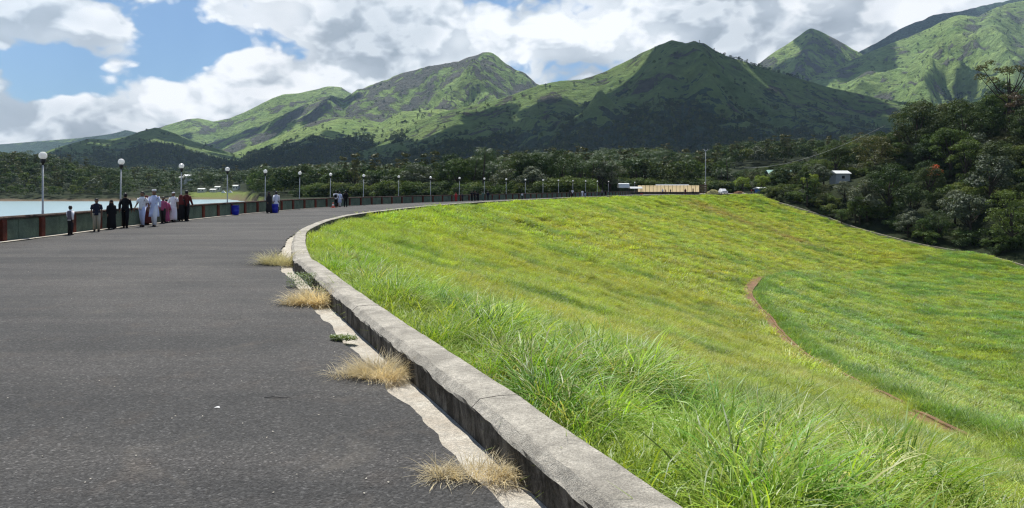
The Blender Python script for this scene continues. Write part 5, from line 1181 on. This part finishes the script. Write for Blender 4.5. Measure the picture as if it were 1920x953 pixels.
far = [(855, 378, 362, 'veil', RED, RED, 'woman in a red dress against the far parapet, leftmost of the distant figures'), (867, 377.6, 363.5, 'shirt', NAVY, DARK, 'person in navy just right of the woman in the red dress'),
       (885, 377.4, 358.5, 'shirt', BLK, BLK, 'dark clothed person at the left of the far cluster by the parapet'), (890.5, 377.2, 358.5, 'shirt_long', BLK, DARK, 'second dark clothed person in the far cluster by the parapet'),
       (896, 377, 360, 'veil', BLK, BLK, 'woman in black at the right of the far cluster by the parapet'), (906, 376.5, 359.5, 'robe', GREENC, GREENC, 'person in grey green robe right of the far dark cluster'),
       (915, 376, 358.5, 'shirt_long', NAVY, DARK, 'person in navy right of the person in the grey green robe'), (979, 372.5, 361, 'shirt', WHITE, DARK, 'lone person in white against the middle of the far parapet'),
       (1068, 369.6, 357, 'shirt', DARK, DARK, 'dark figure left of the tall white shirted man far along the road'), (1073.5, 369.4, 354.5, 'shirt', WHITE, BLK, 'tall man in a white shirt and black trousers far along the road'),
       (1092, 368.8, 356, 'robe', WHITE, WHITE, 'figure in pale clothes left of the pair near the bend of the far road'), (1097, 368.6, 357, 'shirt', NAVY, PALEB, 'figure with a dark top and pale trousers near the bend of the far road'),
       (1129, 367.4, 355.5, 'shirt', GREYC, BLK, 'grey shirted figure left of the stall with the dark canopy'), (1135, 367.2, 357, 'shirt_long', BLK, BLK, 'black clothed figure left of the stall with the dark canopy')]
rf = random.Random(4)
for px, fy, ty, of, a_, b_2, lab in far: pp(px, fy, ty, rf.choice((FR, BK)) + rf.uniform(-.6, .6), of, a_, b_2, lab, None, stride=rf.uniform(.1, .5))
for px, ty, of, a_, b_2, lab in ((1242.5, 353.5, 'shirt', PALEB, MAROON, 'leftmost person in front of the pale net screen, pale top'), (1248, 355, 'shirt', MAROON, MAROON, 'person in maroon beside the leftmost figure at the net screen'),
                                (1257.5, 354, 'shirt', BLK, BLK, 'thin dark figure in front of the middle of the net screen'), (1285, 353.5, 'veil', DARK, MAROON, 'stout dark figure right of the middle of the net screen'),
                                (1299.5, 352, 'shirt_long', MAROON, BLK, 'dark figure near the right end of the net screen'), (1409, 354.5, 'shirt', RED, DARK, 'person in red at the head of the hillside edging'), (1414, 354.5, 'shirt_long', MAROON, DARK, 'person in maroon beside the one in red at the head of the hillside edging')):
    Dg = 197.0 if px < 1400 else 200.0; person((px - 960) / F_PX * Dg, Dg, (363.9 - ty) / F_PX * Dg * 1.0, rf.uniform(0, 6), of, a_, b_2, lab, None, stride=rf.uniform(.1, .5))

# =================================================================== THINGS ON THE ROAD
M_BLUE = plain('blue_plastic', (.012, .025, .42), .45, .4, .1, 6); M_ORG = plain('cone_orange', (.72, .16, .10), .5, .4, .1, 6); M_WP = plain('white_paint', (.75, .75, .74), .55, .3, .1, 6)
def barrel(px, fy, lab):
    Dg = F_PX * CAM_H / (fy - HZ)
    while near(P1, PN1, (px - 960) / F_PX * Dg, Dg)[1][0] < .5: Dg *= .99
    t = thing('barrel', lab, 'bin', ((px - 960) / F_PX * Dg, Dg, .016), .3, 'blue barrels on the road')
    b = MB().rings([(0, 0, 0, .22, .22), (0, 0, .05, .245, .245), (0, 0, .22, .27, .27), (0, 0, .25, .285, .285), (0, 0, .28, .27, .27), (0, 0, .48, .275, .275), (0, 0, .51, .29, .29), (0, 0, .54, .275, .275), (0, 0, .62, .275, .275),
                    (0, 0, .60, .25, .25), (0, 0, .12, .22, .22)], 24); b.build('drum', M_BLUE, t, True)
    V = [(math.cos(a) * q, math.sin(a) * q, z) for q, z in ((.275, .60), (.298, .60), (.298, .64), (.275, .64)) for a in np.linspace(0, 2 * np.pi, 25)[:-1]]
    Fs = [(i * 24 + k, i * 24 + (k + 1) % 24, ((i + 1) % 4) * 24 + (k + 1) % 24, ((i + 1) % 4) * 24 + k) for i in range(4) for k in range(24)]
    link('rim', mesh('rim', V, Fs, M_BLUE), t)
barrel(440.5, 403.2, 'bright blue plastic barrel standing alone against the parapet'); barrel(514.5, 399.6, 'bright blue plastic barrel between the woman in dark clothes and the man in white')
Dg = F_PX * CAM_H / (390.3 - HZ); t = thing('traffic_cone', 'faded orange and white traffic cone beside the man with the white shirt', 'traffic cone', ((624.5 - 960) / F_PX * Dg, Dg, .016))
MB().box(-.18, .18, -.18, .18, 0, .03).build('base', M_ORG, t); MB().rings([(0, 0, .03, .135, .135), (0, 0, .20, .10, .10)], 16).build('cone', M_ORG, t, True)
MB().rings([(0, 0, .20, .102, .102), (0, 0, .34, .072, .072)], 16).build('white_band', M_WP, t, True); MB().rings([(0, 0, .34, .070, .070), (0, 0, .48, .035, .035)], 16).build('cone_tip', M_ORG, t, True)
x, y, z = px_ground(407, 768); b = MB().add([(-.022, -.01, .017), (.0, -.016, .022), (.026, -.004, .017), (.012, .014, .026), (-.016, .012, .019)], [(0, 1, 2, 3, 4)]); o = b.build('paper_scrap', M_WP, loc=(x, y, 0)); tag(o, 'crumpled white paper scrap lying on the open asphalt', 'litter')
x, y, z = px_ground(520, 750); b = MB().tube([(-.12, 0, .02), (-.04, .006, .026), (.05, -.004, .02), (.12, .002, .024)], [.003, .0035, .003, .0015], 5); o = b.build('twig', M_BLACK, loc=(x, y, 0)); tag(o, 'thin dark twig lying on the asphalt left of the largest dry clump', 'twig')
rl = random.Random(2); V, Fs = [], []
for k in range(120):
    px_, py_ = rl.uniform(0, 800), rl.uniform(470, 950); x, y, _ = px_ground(px_, py_); kk = near(KF, KFN, x, y)[1][0]
    if kk > -.35: continue
    s_ = rl.uniform(.004, .010); a = rl.random() * 6; n0 = len(V); V += [(x + math.cos(a + q) * s_ * rl.uniform(.6, 1.2), y + math.sin(a + q) * s_ * rl.uniform(.6, 1.2), .022 + rl.random() * .006) for q in (0, 1.57, 3.14, 4.7)]; Fs.append((n0, n0 + 1, n0 + 2, n0 + 3))
tag(link('grit', mesh('grit', V, Fs, M_STRIP)), kind='stuff')
def soil_patch(px, py, rx, ry):
    x, y, _ = px_ground(px, py); j, _s = near(KF, KFN, x, y); tgv = tangents(KF)[j[0]]; nv = KFN[j[0]]; r = np.random.default_rng(int(px)); a = np.linspace(0, 2 * np.pi, 25)[:-1]; q = 1 + .3 * fbm(np.cos(a) * 2, np.sin(a) * 2, 3, int(px))
    P = KF[j[0]][None] - nv * .10 + (np.cos(a) * rx * q)[:, None] * tgv + (np.sin(a) * ry * q)[:, None] * nv
    P = np.r_[[KF[j[0]] - nv * .10], P]; V = [(p[0], p[1], .022 if i == 0 else .010) for i, p in enumerate(P)]
    o = link('soil_heap', mesh('soil_heap', V, [(0, 1 + k, 1 + (k + 1) % 24) for k in range(24)], M_SOIL)); tag(o, kind='structure')


# =================================================================== FAR END OF THE CREST
m, nt, out = newmat('net_cloth'); tr = N(nt, 'ShaderNodeBsdfTranslucent', inp={0: (.86, .70, .42, 1)}); df = N(nt, 'ShaderNodeBsdfDiffuse', inp={0: (.72, .58, .36, 1)}); ms = N(nt, 'ShaderNodeMixShader', inp={0: .55, 1: df.outputs[0], 2: tr.outputs[0]})
nt.links.new(ms.outputs[0], out.inputs[0]); M_NET = m
M_BROWN = plain('brown_post', (.12, .07, .045), .8, .2, .2, 6); M_ROOFW = plain('white_sheet_roof', (.72, .73, .70), .5, .3, .08, 3); M_ROOFG = plain('pale_green_roof', (.34, .52, .44), .5, .3, .1, 2)
M_WALLW = plain('white_wall', (.62, .62, .60), .8, .2, .12, 1.5); M_BLUEP = plain('blue_wall', (.06, .17, .42), .7, .2, .12, 2); M_WINDOW = plain('dark_window', (.03, .035, .04), .2, .5, .1, 2)
DN_ = 200.0; X0, X1 = (1196 - 960) / F_PX * DN_, (1311 - 960) / F_PX * DN_
t = thing('net_screen', 'long cream coloured net screen stretched on brown posts at the far end of the road', 'net screen', (X0, DN_, 0)); npan = 16; wpn = (X1 - X0) / npan
for k in range(npan):
    b = MB(); V = []; nz, nx = 6, 4
    for i in range(nz + 1):
        for j in range(nx + 1): V.append((k * wpn + .04 + (wpn - .08) * j / nx, .06 * math.sin(i * 1.3 + j * 1.9 + k) * .6, .62 + 1.72 * i / nz + .02 * math.sin(j + k)))
    V2 = [(a, b_3 + .012, c) for a, b_3, c in V]; q = [(i * (nx + 1) + j, i * (nx + 1) + j + 1, (i + 1) * (nx + 1) + j + 1, (i + 1) * (nx + 1) + j) for i in range(nz) for j in range(nx)]
    b.add(V, q).build('net_panel', M_NET, t); MB().box(k * wpn - .035, k * wpn + .035, -.05, .05, 0, 2.4).build('post', M_BROWN, t)
MB().box(npan * wpn - .035, npan * wpn + .035, -.05, .05, 0, 2.4).build('post', M_BROWN, t); MB().box(-.05, npan * wpn + .05, -.06, .10, 0, .60).build('low_wall', M_COPE, t)
MB().box(0, npan * wpn, -.08, -.05, 1.95, 1.99).build('rail', M_BROWN, t)
t = thing('slatted_gate', 'dark brown slatted gate between the net screen and the floodlight mast', 'gate', (X1 + .2, DN_, 0))
for k in range(5): MB().box(0, 1.75, -.03, .03, .25 + k * .48, .55 + k * .48).build('slat', M_BROWN, t)
for xx in (0, .85, 1.75): MB().box(xx - .06, xx + .06, -.07, .07, 0, 2.75).build('post', M_BROWN, t)
def canopy(px0, px1, ztop, Dg, mat, lab, side=None, h=.7):
    xa, xb = (px0 - 960) / F_PX * Dg, (px1 - 960) / F_PX * Dg; w_ = xb - xa; t = thing('stall_canopy', lab, 'canopy', (xa, Dg, 0))
    pr = [(-1.4, ztop - h), (-.9, ztop - .12 * h), (0, ztop), (.9, ztop - .12 * h), (1.4, ztop - h)]
    V = [(xx, yy, zz) for xx in (0, w_) for yy, zz in pr] + [(xx, yy * .98, zz - .05) for xx in (0, w_) for yy, zz in pr]
    Fs = [(i, i + 1, i + 6, i + 5) for i in range(4)] + [(10 + i + 1, 10 + i, 15 + i, 16 + i) for i in range(4)] + [(0, 10, 15, 5), (4, 9, 19, 14)] + [(i, 10 + i, 11 + i, i + 1) for i in range(4)] + [(5 + i, 6 + i, 16 + i, 15 + i) for i in range(4)]
    MB().add(V, Fs).build('roof', mat, t)
    for xx in (.1, w_ - .1):
        for yy in (-1.2, 1.2): MB().box(xx - .04, xx + .04, yy - .04, yy + .04, 0, ztop - h + .1).build('post', M_BLACK, t)
    MB().box(.1, w_ - .1, -1.25, -1.15, 0.0, .55).build('counter', side or M_BLACK, t)
canopy(1159, 1179, 2.85, 186, M_ROOFW, 'stall with a white topped dark canopy left of the net screen', None, 1.1); canopy(1180, 1203, 2.0, 190, M_ROOFW, 'low cream awning joining the left end of the net screen', None, .45)
t = thing('red_crate', 'small red crate on the road in front of the left end of the net screen', 'crate', ((1203 - 960) / F_PX * 188, 188, .014)); MB().box(-.3, .3, -.2, .2, 0, .32).build('box', RED, t); MB().box(-.32, .32, -.22, .22, .30, .36).build('rim', RED, t)
# floodlight mast
Dm = 206.0; xm = (1323 - 960) / F_PX * Dm; t = thing('floodlight_mast', 'tall slender grey mast carrying four floodlights right of the net screen', 'floodlight mast', (xm, Dm, 0))
MB().rings([(0, 0, -.2, .17, .17), (0, 0, 4, .13, .13), (0, 0, 12.2, .07, .07)], 10).build('mast', M_POLE, t, True); MB().box(-.62, .62, -.05, .05, 12.1, 12.2).build('crossarm', M_BLACK, t)
M_LENS = plain('lamp_lens', (.8, .8, .8), .15, .6, .05, 4)
for xx, zz in ((-.5, 12.3), (.5, 12.3), (-.28, 12.0), (.28, 12.0)):
    f_ = MB().box(-.16, .16, -.14, .10, -.12, .14, 0, (xx, -.1, zz)).build('floodlight', M_BLACK, t); MB().box(-.12, .12, -.155, -.142, -.09, .10, 0, (xx, -.1, zz)).build('lens', M_LENS, f_)
# parked white car, seen from the front
Dc = 199.0; xc = (1359.5 - 960) / F_PX * Dc; t = thing('parked_car', 'small white car parked beyond the crest, right of the grassy mound', 'car', (xc, Dc, .012))
prof_ = [(-.80, .28), (-.84, .55), (-.80, .82), (-.66, 1.38), (-.50, 1.46), (.50, 1.46), (.66, 1.38), (.80, .82), (.84, .55), (.80, .28)]
sec = [(0, .94, .0), (.12, .97, .0), (.95, 1.0, .0), (1.55, 1.0, 1.0), (3.0, 1.0, 1.0), (3.55, .98, .55), (3.7, .95, .2)]
V = []
for yy, sx, rf_ in sec:
    for x_, z_ in prof_: V.append((x_ * sx, yy, z_ if z_ < .9 else .86 + (z_ - .86) * max(rf_, 0.0) + (0.0 if rf_ else .02 * (1 - abs(x_)))))
n_ = len(prof_); Fs = [(i * n_ + k, i * n_ + (k + 1) % n_, (i + 1) * n_ + (k + 1) % n_, (i + 1) * n_ + k) for i in range(len(sec) - 1) for k in range(n_)] + [tuple(range(n_)), tuple((len(sec) - 1) * n_ + k for k in range(n_ - 1, -1, -1))]
MB().add(V, Fs).build('body', M_WP, t)
MB().add([(-.66, 1.0, .90), (.66, 1.0, .90), (.54, 1.52, 1.38), (-.54, 1.52, 1.38)], [(0, 1, 2, 3)]).build('windscreen', M_WINDOW, t); MB().box(-.5, .5, -.012, .0, .55, .68).build('grille', M_BLACK, t)
for s_ in (-1, 1):
    MB().box(s_ * .66 - .12, s_ * .66 + .12, -.015, .03, .60, .74).build('headlight', M_LENS, t)
    for yy in (.72, 2.95):
        w_ = MB().tube([(s_ * .66, yy, .29), (s_ * .83, yy, .29)], .29, 16).build('wheel', M_BLACK, t); MB().tube([(s_ * .82, yy, .29), (s_ * .84, yy, .29)], .16, 10).build('rim', M_POLE, w_)
# grassy mound and low roof behind the net
def mound(px0, px1, Dg, h, lab, mat, name='earth_mound'):
    xa, xb = (px0 - 960) / F_PX * Dg, (px1 - 960) / F_PX * Dg; cx, rx = (xa + xb) / 2, (xb - xa) / 2; a = np.linspace(-1, 1, 25); A, B_ = np.meshgrid(a, a, indexing='ij')
    Rr = np.hypot(A, B_); Z = h * np.clip(1 - Rr ** 2, -.1, 1) ** 1 * (1 + .25 * fbm(A * 2, B_ * 2, 3, 5)); Z = np.where(Rr > 1, -.2, Z)
    o = link(name, mesh(name, np.stack([A * rx, B_ * rx * .7, Z], -1).reshape(-1, 3), grid_faces(25, 25)[:, ::-1].copy(), mat, True), loc=(cx, Dg, 0)); tag(o, lab, 'mound'); return o
mound(1322, 1352, 204, 1.25, 'low dry grassed earth mound between the mast and the white car', mat_ground('dry_mound', False, (.26, .24, .10)))
mound(1373, 1398, 206, .8, 'low reddish earth mound right of the white car', M_SOIL)
# houses
def house(px0, px1, Dg, zg, hw, hr, depth, wall, roof, lab, name='house', rz=0, wins=2, over=.4, open_left=False, hip=False):
    xa, xb = (px0 - 960) / F_PX * Dg, (px1 - 960) / F_PX * Dg; w_ = xb - xa; t = thing(name, lab, 'house' if name == 'house' else name.replace('_', ' '), ((xa + xb) / 2, Dg, zg), rz); h2 = w_ / 2
    b = MB().box(-h2, h2, 0, depth, -5, hw); b.build('wall', wall, t)
    o_ = over; ri = h2 * .35 if hip else h2 + o_
    V = [(-h2 - o_, -o_, hw - .05), (h2 + o_, -o_, hw - .05), (h2 + o_, depth + o_, hw - .05), (-h2 - o_, depth + o_, hw - .05), (-ri, depth / 2, hw + hr), (ri, depth / 2, hw + hr)]
    V = V + [(x_, y_, z_ + .12) for x_, y_, z_ in V]
    MB().add(V, [(0, 3, 2, 1), (6, 7, 11, 10), (8, 9, 10 + 1, 11)] if False else [(0, 1, 5, 4), (2, 3, 4, 5), (1, 2, 5), (3, 0, 4), (7, 6, 10, 11), (9, 8, 11, 10), (8, 7, 11), (6, 9, 10), (0, 6, 7, 1), (1, 7, 8, 2), (2, 8, 9, 3), (3, 9, 6, 0)]).build('roof', roof, t)
    for k in range(wins):
        c = -h2 + w_ * (k + .5) / wins; q = min(.55, w_ / wins * .28); f_ = MB().box(c - q, c + q, -.05, .02, hw * .38, hw * .80).build('window', M_WALLW, t); MB().box(c - q * .8, c + q * .8, -.07, -.052, hw * .42, hw * .76).build('pane', M_WINDOW, f_)
    return t
house(1567, 1595, D_SHED, 1.9 + (351 - 342) / F_PX * D_SHED, 2.3, .75, 3.2, plain('grey_wall', (.42, .44, .46), .8, .2, .15, 2), M_ROOFW, 'white shed with a pale sheet roof standing among the trees of the hillside', 'hillside_shed', .15, 1, .3)
house(1447, 1497, D_GREEN, 1.9 + (351 - 341) / F_PX * D_GREEN, 1.6, D_GREEN * .0095, 7, M_WALLW, M_ROOFG, 'house with a pale green metal roof half hidden above the far end of the slope', 'house', 0, 3, .7)
house(1424, 1440, 205, .2, 1.2, .35, 3, M_BLUEP, M_ROOFW, 'small blue hut behind the trees at the head of the hillside edging', 'blue_hut', .2, 1, .3)
house(1233, 1292, 232, 0, 2.1, .55, 4, M_WALLW, plain('grey_roof', (.22, .24, .25), .7, .2, .15, 2), 'long low grey roofed building just showing over the net screen', 'long_shed', 0, 6, .3)
ZK = 1.9 - (362.5 - 351) / F_PX * 525
for px0, px1, hh, lab in ((370, 383, 2.4, 'small white house leftmost on the grassy knoll across the water'), (393, 404, 1.9, 'low white house left of the middle lamp on the far knoll'), (402, 412, 3.4, 'taller white flat house behind the low one on the far knoll'),
                          (436, 446, 3.2, 'pale house at the right end of the far knoll')):
    Dg = 512 if hh < 3 else 524; zg = float(valley_z(np.array([(px0 + px1) / 2.]), np.array([float(Dg)]))[0]); house(px0, px1, Dg, zg, hh, .5, 4, M_WALLW, M_ROOFW, lab, 'house', 0, 2, .2)
for px0, px1, Dg, yb, lab in ((335, 344, 560, 338, 'white building rising out of the palms on the far shore'), (344, 357, 565, 334, 'long white roof among the palms on the far shore')):
    house(px0, px1, Dg, 1.9 + (351 - yb) / F_PX * Dg, 1.6, 1.0, 4, M_WALLW, M_ROOFW, lab, 'house', 0, 2, .3)
for x_, y_, w_, lab in ((419, 357.5, 3, 'small white tent left of a lamp pole on the far knoll'), (432, 356, 3, 'small white tent right of a lamp pole on the far knoll')):
    Dg = 505; zg = float(valley_z(np.array([float(x_)]), np.array([float(Dg)]))[0]); t = thing('tent', lab, 'tent', ((x_ - 960) / F_PX * Dg, Dg, zg)); MB().add([(-w_ / 2, -1, 0), (w_ / 2, -1, 0), (w_ / 2, 1, 0), (-w_ / 2, 1, 0), (0, 0, 1.8)], [(0, 1, 4), (1, 2, 4), (2, 3, 4), (3, 0, 4), (0, 3, 2, 1)]).build('canvas', M_ROOFW, t)
# overhead cable from the far trees up to the hill
A_ = Vector(((1395 - 960) / F_PX * 215, 215, 1.9 + (351 - 315) / F_PX * 215)); B_ = Vector(((1660 - 960) / F_PX * 150, 150, 1.9 + (351 - 235) / F_PX * 150)); pts = [A_.lerp(B_, t_) - Vector((0, 0, 2.2 * 4 * t_ * (1 - t_))) for t_ in np.linspace(0, 1, 24)]
o = MB().tube(pts, .022, 5).build('overhead_cable', M_POLE); tag(o, 'thin pale overhead cable sagging in front of the wooded hillside', 'cable')
HAZE_D = 4.6e-5

# ------------------------------------------------------------------ air
m, nt, out = newmat('haze')
v = N(nt, 'ShaderNodeVolumePrincipled', inp={'Color': (.55, .77, 1.0, 1), 'Density': HAZE_D, 'Anisotropy': 0.3})
nt.links.new(v.outputs[0], out.inputs['Volume'])
hz = MB().box(-6500, 6500, -6500, 6600, -17, 1620).build('haze', m); tag(hz, kind='stuff')
